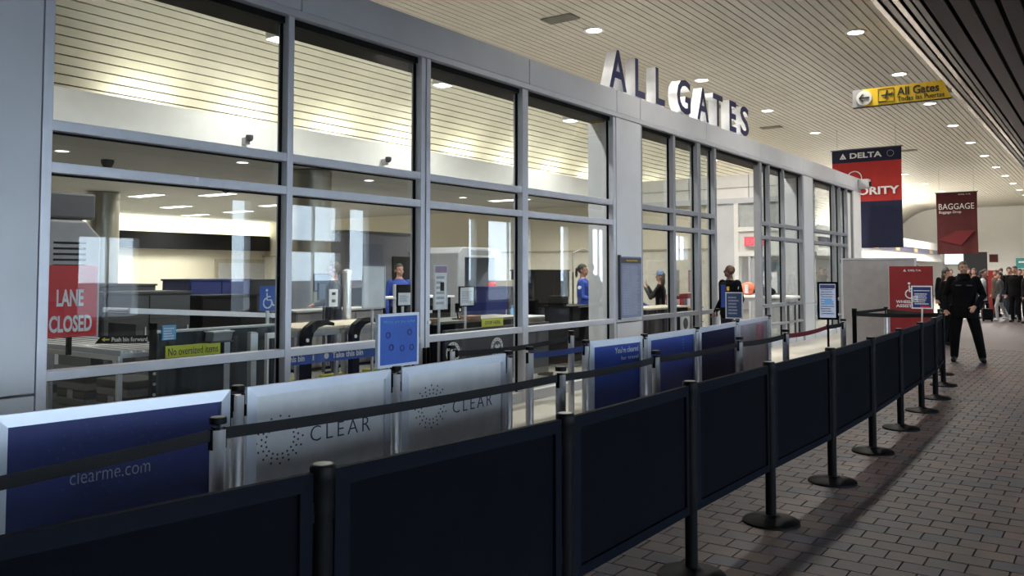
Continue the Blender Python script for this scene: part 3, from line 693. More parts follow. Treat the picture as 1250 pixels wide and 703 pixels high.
# LANE CLOSED board on a clamp in front of an x-ray hood
lc = thing('lane_sign', 'red lane closed sign behind the first glass pane', 'sign', (-7.6, 3.86, 0), R(90))
obj('board', bx(-.235, .235, 0, .012, 1.02, 1.66), RED, lc); txt('LANE', .24, .15, TXW, lc, (-.01, -.002, 1.37), bold=.03); txt('CLOSED', .38, .15, TXW, lc, (-.0, -.002, 1.14), bold=.03)
obj('edge_clamp', bx(-.275, -.24, -.02, .03, 1.0, 1.40), WHITE, lc); obj('edge_clamp', bx(-.29, -.275, -.02, .03, .98, 1.42), BLACK, lc)
obj('support', bx(-.02, .02, .012, .04, .86, 1.1), BLACK, lc)
# roller conveyor with the two push-forward plates
rc = thing('roller_conveyor', 'low steel rod conveyor under the red lane closed sign', 'conveyor', (-8.2, 4.3, 0))
obj('frame', MB().box(-1.3, 1.25, -.34, -.31, .86, .925).box(-1.3, 1.25, .31, .34, .86, .925).box(-1.3, -1.27, -.31, .31, .86, .90).box(1.22, 1.25, -.31, .31, .86, .90), ALU, rc)
for k in range(11): obj('rod', MB().tube([(-1.27, -.28+k*.056, .905), (1.22, -.28+k*.056, .905)], .013, 8), WHITE if k % 2 else CHROME, rc, smooth=True)
for sx in (-1.2, 0, 1.2):
    for sy in (-.32, .32): obj('leg', bx(sx-.02, sx+.02, sy-.02, sy+.02, 0, .86), ALU, rc)
obj('side_rail', bx(-1.3, 1.25, -.36, -.34, .84, .88), WHITE, rc); obj('lower_shelf', bx(-1.25, 1.2, -.30, .30, .30, .33), DGREY, rc)
for k in range(3):
    g = thing('tray_stack', 'stack of dark grey trays under the rod conveyor, %s' % ['nearest the glass', 'middle one', 'furthest inside'][k], 'tray', (-7.35-k*.72, 4.3, .33), 0, 'trays under the rod conveyor')
    for q in range(4): obj('tray', bx(-.26, .26, -.19, .19, .012+q*.075, .012+q*.075+.068), DGREY if q % 2 else MGREY, g, bevel=.01)
    obj('paper_label', bx(-.05, .05, -.195, -.191, .08, .16), LGREY, g)
for k, (xx, yy) in enumerate(((-9.0, 4.35), (-7.75, 4.45))):
    p = thing('push_sign', 'black plate with yellow arrow and push lettering on the rod conveyor, %s' % ('left one' if k == 0 else 'right one'), 'sign', (xx, yy, .918), R(48), 'push plates on the rod conveyor')
    obj('plate', MB().prism([(-.26, 0), (.20, 0), (.26, .075), (-.20, .075)], -.006, .006), BLKPL, p)
    obj('arrow', MB().prism([(-.20, .038), (-.17, .058), (-.17, .045), (-.13, .045), (-.13, .031), (-.17, .031), (-.17, .018)], -.008, -.006), YEL, p); txt('Push bin forward', .32, .042, TXW, p, (.05, -.007, .038), bold=.03)
# large scanner behind it
sc = thing('baggage_scanner', 'large grey baggage scanner hood at the far left behind the glass', 'machine', (-11.2, 5.2, 0), R(90))
obj('hood', MB().prism([(-1.1, .75), (.55, .75), (.55, 2.05), (.35, 2.25), (-1.1, 2.25)], -.6, .6), mat('scanner_grey', (.25, .25, .27), .5), sc, bevel=.03)
obj('lid', bx(-1.1, .50, -.55, .55, 2.27, 2.60), mat('scanner_dark', (.10, .10, .115), .5), sc, bevel=.03); obj('tunnel', bx(-.7, .3, -.63, -.6, .85, 1.45), BLACK, sc, bevel=.01)
obj('base', bx(-1.0, .5, -.5, .5, 0, .75), DGREY, sc); obj('panel_seam', bx(-.2, -.19, -.605, -.6, 1.5, 2.2), BLACK, sc); obj('status_light', MB().lathe([(.04, 2.6), (.04, 2.75), (.001, 2.77)], 12), RED, sc)
for k in range(6): obj('vent_slot', bx(-.05, .35, -.606, -.6, 1.6+k*.07, 1.625+k*.07), BLACK, sc)
# dark divider worktop with the yellow strip
dv = thing('divider_counter', 'dark grey glazed divider counter behind the first bay, pale edge along its top', 'counter', (-6.75, 4.82, 0), R(90))
SMK = mat('smoked_panel', (.025, .028, .034), .25)
for k in range(2): obj('front_panel', bx(-.64+k*.70, .04+k*.70, 0, .03, .05, 1.07), SMK, dv)
obj('top_edge', bx(-.66, .76, -.01, .10, 1.07, 1.088), LGREY, dv); obj('post', bx(.045, .055, -.02, .03, 0, 1.07).box(.02, .08, -.02, -.01, 0, 1.07), ALU, dv); obj('post', bx(-.70, -.66, -.02, .03, 0, 1.16), BLKPL, dv)
for k in range(4): obj('indicator_button', MB().tube([(-.68, -.03, .55+k*.09), (-.68, -.015, .55+k*.09)], .013, 10), LGREY, dv)
y1 = thing('yellow_sign', 'yellow strip reading no oversized items behind the first bay', 'sign', (-6.72, 4.51, .905), R(90))
obj('strip', bx(-.275, .275, -.004, .004, -.052, .052), YEL, y1); obj('mount', bx(-.2, .2, .004, .03, -.02, .02), DGREY, y1); txt('No oversized items', .50, .065, TXK, y1, (0, -.005, 0))
bs = thing('notice_board', 'small pale blue notice above the left end of the yellow strip', 'notice', (-6.725, 4.27, 1.08), R(90)); obj('sheet', bx(-.065, .065, -.004, .025, -.07, .055), LBLUE, bs); obj('printed_lines', lines(.11, -.07, .04, 5, -.004, seed=3), PWHITE, bs)
t = thing('plastic_bin', 'small grey plastic bin just above the right end of the yellow strip', 'bin', (-6.66, 4.72, 0), R(90)); obj('body', MB().prism([(-.10, .975), (.10, .975), (.12, 1.06), (-.09, 1.06)], -.06, .06), MGREY, t, bevel=.008); obj('rim', bx(-.10, .125, -.07, .07, 1.055, 1.065), LGREY, t); obj('shelf_plate', bx(-.12, .12, -.06, .10, .962, .975), DGREY, t)
t = thing('card_dispenser', 'white card dispenser with a square arm at the right end of the dark counter', 'dispenser', (-6.58, 5.22, 0), R(90)); obj('column', bx(-.22, -.16, -.03, .03, 0, 1.04), LGREY, t); obj('front_label', bx(-.23, -.15, -.035, -.03, .86, 1.03), PWHITE, t); obj('arm', MB().box(-.03, -.01, -.02, .02, 0, 1.02).box(-.01, .14, -.02, .02, .97, 1.02).box(.10, .14, -.02, .02, .90, .97), WHITE, t); obj('lens_knob', MB().lathe([(.001, .80), (.035, .82), (.035, .86), (.001, .88)], 12, c=(.1, -.02), caps=False), WHITE, t)
ws = thing('wheelchair_sign', 'blue square wheelchair sign on a thin white pole', 'sign', (-7.0, 5.55, 0), R(90))
obj('plate', bx(-.11, .11, 0, .008, 1.21, 1.46), BLUE, ws); wheelchair(ws, -.01, 1.33, .17, -.004, TXW); obj('pole', bx(-.014, .014, .008, .03, 0, 1.3), WHITE, ws)
# dark cabinets, blue booths further back
def cabinet(name, label, x, y, w, d, h, m, doors=2, rz=R(90), cat='cabinet', top=None):
    t = thing(name, label, cat, (x, y, 0), rz)
    obj('body', bx(-w/2, w/2, 0, d, .05, h), m, t, bevel=.01); obj('worktop', bx(-w/2-.02, w/2+.02, -.02, d+.02, h, h+.03), top or m, t); obj('plinth', bx(-w/2+.03, w/2-.03, .03, d-.03, 0, .05), BLACK, t)
    for k in range(doors):
        a = -w/2+k*w/doors; dr = obj('door', bx(a+.015, a+w/doors-.015, -.015, 0, .08, h-.03), m, t); obj('handle', bx(a+w/doors-.06, a+w/doors-.045, -.03, -.015, h*.45, h*.65), ALU, dr)
    return t
DBLUE = mat('cabinet_blue', (.012, .022, .12), .5)
cabinet('booth_cabinet', 'tall dark blue booth cabinet behind the first bay', -12.5, 8.9, 1.2, .8, 1.45, DBLUE)
cabinet('booth_cabinet', 'charcoal cabinet left of the blue booth', -12.6, 7.3, .9, .8, 1.38, DGREY, 1)
cabinet('booth_cabinet', 'long grey counter behind the wheelchair sign', -10.6, 9.9, 1.9, .6, .95, MGREY, 3, top=LGREY)
t = thing('wall_frame', 'pale frame with dark inner panel on the back wall left of the steel column', 'panel', (-27.9, 21.2, 0), R(90)); obj('frame', bx(-1.6, 1.4, 0, .05, .8, 2.1), mat('frame_tan', (.35, .32, .24), .5), t); obj('inner_panel', bx(-1.45, 1.25, -.02, 0, .95, 1.95), LGREY, t)
# monitor on arm
def monitor(label, x, y, z, rz, w=.5, h=.32, m=None):
    t = thing('monitor', label, 'monitor', (x, y, 0), rz)
    obj('screen', bx(-w/2, w/2, 0, .03, z, z+h), BLKPL, t, bevel=.005); obj('display', bx(-w/2+.015, w/2-.015, -.002, 0, z+.015, z+h-.015), m or emis('dim_screen', (.25, .35, .5), .12), t); obj('stem', bx(-.025, .025, .03, .06, 0, z+.1), DGREY, t)
    return t
cabinet('machine_cabinet', 'low dark machine cabinet behind the rod conveyor', -10.9, 6.6, 1.3, .7, 1.30, DGREY, 2)
cabinet('machine_cabinet', 'black machine cabinet right of the round column foot, in front of the blue booth', -11.0, 8.0, 1.0, .7, 1.22, BLACK, 1)
cabinet('machine_cabinet', 'long charcoal cabinet far behind the wheelchair sign', -14.5, 11.2, 2.6, .7, 1.42, DGREY, 3)
cabinet('machine_cabinet', 'long black cabinet against the booth in the second bay', -12.6, 12.95, 2.0, .6, 1.25, BLACK, 2)
cabinet('machine_cabinet', 'dark cabinet beside the grey scanner hood', -12.6, 5.3, 1.6, .8, 1.45, DBLUE, 2)
monitor('black monitor on a column left of the far blue booth', -11.6, 10.5, 1.25, R(60)); monitor('small dark monitor above the grey counter by the wheelchair sign', -10.3, 9.3, 1.15, R(100), .4, .28)
# second bay: tray tables with curved black ends
for k, (yy, L, lb) in enumerate([(6.98, .74, 'left'), (7.75, .74, 'middle'), (8.52, .74, 'right')]):
    t = thing('tray_table', 'pale tray table in the second bay, %s one' % lb, 'table', (-8.25, yy, 0), R(90), 'tray tables of the second bay')
    obj('tabletop', bx(-L/2, L/2, -.42, .40, .90, .945), BEIGE, t, bevel=.012); obj('apron', bx(-L/2+.03, L/2-.03, -.38, .36, .83, .90), LGREY, t)
    for sx in (-1, 1):
        for sy in (-.36, .34): obj('leg', bx(sx*(L/2-.06)-.02, sx*(L/2-.06)+.02, sy-.02, sy+.02, 0, .83), ALU, t)
    # padded arch
    h = obj('arch_guard', MB().prism([(-.05, 0), (.07, 0), (.07, .80), (.10, .88), (.17, .94), (.30, .965), (.42, .95), (.42, .985), (.28, 1.03), (.12, 1.02), (.0, .95), (-.05, .83)], -.52, -.44), BLACK, t, (-L/2+.08, 0, 0))
    obj('warning_tag', MB().tube([(0.0, -.53, .80), (0.0, -.52, .80)], .022, 10), PWHITE, h)
ts = thing('tray_strip', 'blue strip with white take this bin lettering under the pale tray tables', 'sign', (-7.55, 7.1, .62), R(90))
obj('strip', bx(-1.05, 1.35, -.004, .004, -.07, .07), BLUE, ts); obj('info_disc', MB().tube([(-.28, -.008, 0), (-.28, -.004, 0)], .035, 16), PWHITE, ts); txt('Take this bin', .50, .07, PWHITE, ts, (.06, -.005, 0), bold=.02); txt('Take this bin', .42, .07, PWHITE, ts, (-.82, -.005, 0), bold=.02); txt('i', .02, .07, PWHITE, ts, (-.48, -.005, 0)); txt('T', .04, .07, PWHITE, ts, (.62, -.005, 0))
obj('bracket', bx(-1.05, 1.35, .004, .03, -.02, .02), ALU, ts)
for k in range(3):
    t = thing('tray_stack', 'pale bins with yellow rims on the floor under the tray tables, %s' % ['left stack', 'middle stack', 'right stack'][k], 'tray', (-8.25, 6.98+k*.77, 0), R(90), 'bins behind the blue strip')
    for q in range(3): obj('tray', bx(-.24, .24, -.2, .2, .01+q*.09, .01+q*.09+.08), BEIGE if q < 2 else YEL, t, bevel=.01)
t = thing('roller_conveyor', 'slanted roller return track behind the tray tables', 'conveyor', (-9.6, 6.6, 0), R(90)); obj('side_rail', MB().prism([(-1.2, 1.12), (.9, .98), (.9, 1.04), (-1.2, 1.18)], -.3, -.27), ALU, t); obj('side_rail', MB().prism([(-1.2, 1.12), (.9, .98), (.9, 1.04), (-1.2, 1.18)], .27, .3), ALU, t)
for k in range(16): obj('roller', MB().tube([(-1.15+k*.13, -.27, 1.145-k*.0087), (-1.15+k*.13, .27, 1.145-k*.0087)], .02, 8), CHROME, t)
for sx in (-1.1, .8): obj('leg', bx(sx-.02, sx+.02, -.3, .3, 0, .99), DGREY, t)
t = thing('steel_bollard', 'slim upright steel tube beside the dark uniformed man in the second bay', 'post', (-8.9, 8.42, 0)); obj('tube', MB().lathe([(.06, 0), (.06, 1.58)], 20), CHROME, t, smooth=True); obj('cap', MB().lathe([(.07, 1.58), (.07, 1.62), (.02, 1.64)], 20), CHROME, t); 
t = thing('wall_phone', 'white two-button control box left of the upright steel tube', 'control box', (-8.85, 8.12, 0), R(60)); obj('stand', bx(-.015, .015, .03, .06, 0, 1.3), DGREY, t); obj('box', bx(-.06, .06, 0, .03, 1.12, 1.36), PWHITE, t, bevel=.005); obj('button', bx(-.025, .025, -.01, 0, 1.28, 1.32), BLACK, t); obj('button', bx(-.025, .025, -.01, 0, 1.18, 1.22), BLACK, t)
def board_sign(label, y, x, w, z0, z1, face, frame, seed, ln=8, hdr=None, rz=R(90), legs=True):
    t = thing('sign_stand', label, 'sign', (x, y, 0), rz)
    obj('face', bx(-w/2, w/2, 0, .01, z0, z1), face, t)
    for a in ((-w/2-.015, -w/2, z0-.015, z1+.015), (w/2, w/2+.015, z0-.015, z1+.015), (-w/2, w/2, z0-.015, z0), (-w/2, w/2, z1, z1+.015)): obj('frame_rail', bx(a[0], a[1], -.008, .018, a[2], a[3]), frame, t)
    if ln: obj('printed_lines', lines(w*.75, z0+.04, z1-(.12 if hdr else .05), ln, 0, seed=seed), TXG, t)
    if hdr: obj('header', bx(-w/2, w/2, -.002, 0, z1-.09, z1), hdr, t)
    if legs: obj('pole', bx(-.015, .015, .018, .04, 0, z0+.05), ALU, t); obj('base', bx(-.15, .15, -.12, .15, 0, .015), BLKPL, t)
    return t
board_sign('blank white framed board on a pole in the second bay', 7.6, -7.55, .36, 1.16, 1.66, PWHITE, ALU, 1, 0)
board_sign('small white notice in a black frame beside the blank board', 8.15, -7.55, .24, 1.17, 1.42, PWHITE, BLKPL, 2, 5, BLACK)
t = board_sign('tall white notice with a lilac header just right of the glass doors', 8.88, -7.55, .25, 1.10, 1.68, PWHITE, ALU, 3, 6, mat('lilac', (.30, .22, .36), .5)); obj('phone_picture', bx(-.01, .07, -.003, 0, 1.34, 1.46), BLACK, t)
t = board_sign('white notice with dense print in a black frame in front of the body scanner', 9.52, -7.6, .32, 1.12, 1.38, PWHITE, BLKPL, 4, 7); 
# third bay: navy board with round seals, counters, scanners
nvb = thing('seal_board', 'dark navy low screen with two round white seals in the third bay', 'screen', (-7.2, 9.7, 0), R(90))
obj('board', bx(-1.15, .55, 0, .03, .06, .80), mat('navy_board', (.012, .018, .035), .5), nvb); obj('board', bx(.57, 1.35, 0, .03, .06, .80), mat('slate_board', (.05, .06, .075), .5), nvb); obj('top_rail', bx(-1.15, 1.35, -.01, .04, .80, .83), DGREY, nvb)
for sx in (-1.12, 1.3): obj('foot', bx(sx-.03, sx+.03, -.1, .15, 0, .06), BLACK, nvb)
for (px, pz, r) in ((-.98, .53, .14), (.0, .53, .14)):
    se = obj('round_seal', MB().tube([(0, -.008, 0), (0, 0, 0)], r, 32), TXW, nvb, (px, 0, pz))
    obj('seal_ring', MB().tube([(0, -.011, 0), (0, -.008, 0)], r*.66, 28), mat('seal_blue', (.06, .09, .16), .5), se)
    obj('seal_eagle', MB().prism([(-.07, .02), (-.03, .05), (0, .02), (.03, .05), (.07, .02), (.02, -.02), (.02, -.06), (-.02, -.06), (-.02, -.02)], -.013, -.011), TXW, se)
    for q in range(14):
        a = q*2*math.pi/14; obj('seal_mark', bx(r*.83*math.cos(a)-.008, r*.83*math.cos(a)+.008, -.010, -.008, r*.83*math.sin(a)-.006, r*.83*math.sin(a)+.006), TXN, se)
ct = thing('counter', 'long dark search counter running behind the navy screen', 'counter', (-8.1, 9.9, 0), R(90)); obj('worktop', bx(-.95, 1.4, -.35, .35, .86, .90), mat('counter_steel', (.20, .20, .18), .35, .4), ct, bevel=.006); obj('body', bx(-.9, 1.35, -.30, .32, .05, .86), BLKPL, ct)
for k in range(4): obj('front_seam', bx(-.8+k*.6, -.79+k*.6, -.305, -.30, .1, .84), MGREY, ct)
for i, (y, lb, m) in enumerate([(9.1, 'left of the two card readers', BLKPL), (9.75, 'right, under the dense notice', BLKPL)]):
    t = thing('card_reader', 'black card reader on the search counter, %s' % lb, 'reader', (-7.95, y, .90), R(90+15*i)); obj('base', bx(-.07, .07, -.07, .07, 0, .015), m, t); obj('neck', MB().tube([(0, 0, .01), (0, .02, .12)], .012, 8), m, t); obj('head', bx(-.08, .08, -.03, .02, .10, .24), m, t, bevel=.01); obj('pale_sticker', bx(-.025, .03, -.032, -.03, .12, .16), PWHITE, t)
y2 = thing('yellow_sign', 'small yellow lettered strip on the counter in the third bay', 'sign', (-7.215, 9.62, .885), R(90)); obj('strip', bx(-.25, .25, -.004, .004, -.055, .055), YEL, y2); txt('STOP HERE', .36, .05, TXN, y2, (0, -.005, 0)); obj('foot', bx(-.2, .2, .004, .02, -.055, -.04), ALU, y2)
for i, y in enumerate((8.98, 9.95)): tag(obj('cardboard_box', bx(-.13, .13, -.1, .1, 0, .055), BROWN, None, (-7.2-.6, y-.1, .90), R(90), bevel=.004), 'flat brown box on the search counter, %s one' % ('left' if i == 0 else 'right'), 'box', 'brown boxes on the search counter')
bsn = thing('body_scanner', 'tall pale grey body scanner portal with an arched head behind the third bay', 'scanner', (-11.5, 14.25, 0), R(90))
SCG = mat('scanner_pale', (.40, .41, .44), .4)
obj('side_wall', bx(-.75, -.52, -.5, .5, 0, 1.95), SCG, bsn, bevel=.04); obj('side_wall', bx(.52, .75, -.5, .5, 0, 1.95), SCG, bsn, bevel=.04); obj('head_arch', MB().prism([(-.75, 1.9), (.75, 1.9), (.75, 2.0), (.6, 2.12), (-.6, 2.12), (-.75, 2.0)], -.5, .5), SCG, bsn, bevel=.02)
obj('floor_plate', bx(-.55, .55, -.5, .5, 0, .03), DGREY, bsn); obj('back_panel', bx(-.52, .52, .44, .48, .03, 1.9), mat('scanner_blue_glass', (.20, .30, .42), .2), bsn); obj('top_label', bx(-.35, .35, -.505, -.5, 1.96, 2.06), MGREY, bsn)
fm = obj('instruction_plate', bx(-.12, .16, .42, .44, 1.3, 1.9), PWHITE, bsn); obj('footprint', MB().lathe([(.05, 0), (.05, .003)], 12), MGREY, fm, (.0, .418, 1.66)).rotation_euler = (R(90), 0, 0); obj('footprint', MB().lathe([(.05, 0), (.05, .003)], 12), MGREY, fm, (.0, .418, 1.52)).rotation_euler = (R(90), 0, 0)
md = thing('screening_booth', 'grey violet private screening booth behind the second bay', 'booth', (-15.2, 15.6, 0), R(90)); obj('wall', bx(-1.3, 1.3, 0, 1.6, 0, 2.55), mat('booth_violet', (.16, .155, .19), .6), md); obj('doorway', bx(.35, 1.0, -.02, 0, 0, 2.0), BLACK, md); obj('wall_panel', bx(-.7, -.0, -.02, 0, .8, 2.3), mat('booth_panel', (.10, .11, .17), .5), md); obj('top_rail', bx(-1.32, 1.32, -.03, 1.6, 2.55, 2.62), DGREY, md); obj('door_edge', bx(1.0, 1.05, -.03, 0, 0, 2.15), LGREY, md)
wc = thing('work_counter', 'white topped counter in front of the blue shirted man', 'counter', (-9.8, 10.8, 0), R(90)); obj('worktop', bx(-.75, .75, -.3, .3, 1.16, 1.19), WHITE, wc); obj('panel', bx(-.7, .7, -.25, -.22, .05, 1.16), BLKPL, wc); obj('shelf', bx(-.72, .72, -.25, .25, .80, .83), LGREY, wc); obj('post', bx(-.74, -.70, -.27, -.23, 0, 1.4), ALU, wc)
cabinet('blue_cabinet', 'dark blue cabinet right of the body scanner', -10.2, 13.72, .74, .5, 1.28, DBLUE, 1); cabinet('storage_case', 'charcoal case right of the dark blue cabinet', -10.2, 14.42, .6, .5, 1.27, DGREY, 1)
t = thing('red_item', 'small red cap on top of the dark cabinets', 'cap', (-10.45, 13.92, 1.31)); obj('crown', MB().lathe([(.09, 0), (.085, .05), (.05, .09), (.001, .1)], 14), RED, t, smooth=True); obj('peak', bx(-.05, .05, -.15, -.06, 0, .012), RED, t)
for i, y in enumerate((14.25, 14.42, 14.6)): tag(obj('file_folder', bx(-.12, .12, -.025, .025, 0, .1+.02*i), BEIGE, None, (-10.45, y, 1.30), .2), 'beige folder standing on the charcoal case, %s from the left' % ORD[i].replace('nearest', 'first'), 'folder', 'folders on the charcoal case')
# fourth bay
cabinet('rack_cabinet', 'tall black equipment rack at the left of the fourth bay', -10.0, 15.5, 1.4, .6, 1.62, BLKPL, 2)
cabinet('search_table', 'beige and grey search table in the fourth bay', -8.2, 12.0, 1.25, .6, .80, BEIGE, 0, top=LGREY, cat='table')
pd = thing('podium', 'black podium desk in front of the blue uniformed woman', 'desk', (-7.45, 12.50, 0), R(90)); obj('body', bx(-.42, .42, 0, .5, .04, 1.0), BLKPL, pd, bevel=.01); obj('top', bx(-.46, .46, -.04, .52, 1.0, 1.03), BLACK, pd); obj('screen_hood', bx(-.46, -.36, .1, .4, 1.03, 1.2), BLKPL, pd); obj('pale_edge', bx(-.2, .46, -.045, -.04, 1.0, 1.015), MGREY, pd); obj('plinth', bx(-.4, .4, .03, .47, 0, .04), DGREY, pd)
t = thing('desk_lamp', 'thin silver desk lamp arm above the black rack', 'lamp', (-9.3, 15.0, 0)); obj('arm', MB().tube([(-.05, .3, 1.6), (.0, .2, 2.0), (.1, .45, 2.1), (.15, .6, 2.05)], .014, 6), CHROME, t); obj('post', MB().tube([(-.05, .3, 0), (-.05, .3, 1.6)], .02, 8), DGREY, t)
tag(obj('hand_sanitiser', MB().lathe([(.035, 0), (.035, .12), (.012, .15), (.012, .18), (.03, .185), (.03, .195)], 16), LBLUE, None, (-8.5, 11.9, .83), smooth=True), 'pale blue hand sanitiser bottle on the beige search table', 'bottle')
# fifth bay
pc = thing('document_desk', 'pale topped document desk with black sides behind the fifth bay', 'desk', (-6.95, 14.35, 0), R(90)); obj('worktop', bx(-.85, .85, -.3, .3, .93, .96), BEIGE, pc); obj('front_panel', bx(-.8, .8, -.26, -.23, .05, .93), BLKPL, pc); obj('side_panel', bx(-.82, -.79, -.25, .25, 0, .93), BLKPL, pc); obj('side_panel', bx(.79, .82, -.25, .25, 0, .93), BLKPL, pc)
t = board_sign('pale round-seal poster standing low in front of the document desk', 14.3, -6.36, .34, .48, .84, PWHITE, ALU, 5, 0); obj('round_seal', MB().tube([(0, -.006, .67), (0, 0, .67)], .10, 20), TXN, t)
t = board_sign('pink framed poster on a stand behind the fifth bay', 16.0, -6.9, .56, 1.22, 1.62, mat('pink_poster', (.42, .30, .30), .5), mat('rose_frame', (.26, .12, .12), .5), 6, 3)
t = board_sign('grey framed poster on a stand left of the pink poster', 15.25, -7.0, .36, 1.15, 1.62, mat('grey_poster', (.40, .38, .36), .5), LGREY, 7, 4)
t = board_sign('small blue notice right of the pink poster', 16.55, -6.7, .17, 1.28, 1.58, BLUE, DGREY, 8, 3)
rk = thing('display_rack', 'dark red magazine rack under the pink poster', 'rack', (-7.1, 16.2, 0), R(90)); obj('back_panel', bx(-.65, .65, .2, .23, 0, 1.15), DRED, rk)
for k in range(3):
    sh = obj('shelf', bx(-.65, .65, -.02, .2, .25+k*.3, .27+k*.3), BROWN, rk)
    for q in range(7): obj('magazine', bx(-.6+q*.175, -.46+q*.175, .1, .13, .27+k*.3, .45+k*.3), random.choice([RED, PWHITE, DGREY, BROWN, MGREY]), sh)
wt = thing('folding_table', 'white table with rounded edges in the opening beside the uniformed man', 'table', (-6.85, 19.3, 0)); obj('tabletop', bx(-.75, .95, -.35, .35, 1.0, 1.06), WHITE, wt, bevel=.02); obj('apron', bx(-.7, .9, -.3, .3, .93, 1.0), LGREY, wt)
for sx in (-.65, .85):
    for sy in (-.25, .25): obj('leg', bx(sx-.02, sx+.02, sy-.02, sy+.02, 0, .93), DGREY, wt)
def lump(mb, c, r, seed=0, n=14, m=9):
    rd = random.Random(seed); prof = []
    vs = []; fs = []
    for i in range(m+1):
        th = math.pi*i/m
        for k in range(n):
            ph = 2*math.pi*k/n; q = 1+.12*math.sin(3*ph+seed)+.08*rd.random()
            z = c[2]+r[2]*math.cos(th)*(1 if math.cos(th) > 0 else .9)
            vs.append((c[0]+r[0]*math.sin(th)*math.cos(ph)*q, c[1]+r[1]*math.sin(th)*math.sin(ph)*q, max(z, c[2]-r[2]*.8)))
    for i in range(m):
        for k in range(n): fs.append((i*n+k, (i+1)*n+k, (i+1)*n+(k+1) % n, i*n+(k+1) % n))
    return mb.add(vs, fs)
ORG = mat('orange_cloth', (.75, .20, .10), .7); 
t = thing('folded_vest', 'bright orange vest heaped on the white table', 'vest', (-6.97, 19.2, 1.06)); obj('cloth', lump(MB(), (0, 0, .14), (.16, .13, .17), 2), ORG, t, smooth=True); obj('pale_stripe', bx(-.03, .05, -.15, -.12, .05, .25), PWHITE, t)
t = thing('black_bag', 'soft black bag lying on the white table', 'bag', (-6.55, 19.15, 1.06)); obj('body', lump(MB(), (0, 0, .09), (.24, .14, .12), 5), BLACK, t, smooth=True); obj('strap', MB().tube([(-.12, 0, .17), (-.06, 0, .24), (.06, 0, .24), (.12, 0, .17)], .012, 6), RUB, t)
t = board_sign('white framed poster behind the glass beside the exit door', 20.6, -7.0, .5, 1.1, 1.6, PWHITE, LGREY, 11, 2, rz=0)
ex = thing('exit_sign', 'glowing red exit sign above the far glass door', 'sign', (-7.74, 21.8, 2.30)); obj('housing', bx(-.27, .27, 0, .05, -.02, .24), LGREY, ex); txt('EXIT', .42, .16, emis('exit_red', (1, .05, .06), 1.6), ex, (0, -.003, .11), bold=.03); obj('face', bx(-.26, .26, -.002, 0, -.01, .23), emis('exit_back', (1, .1, .12), .55), ex)

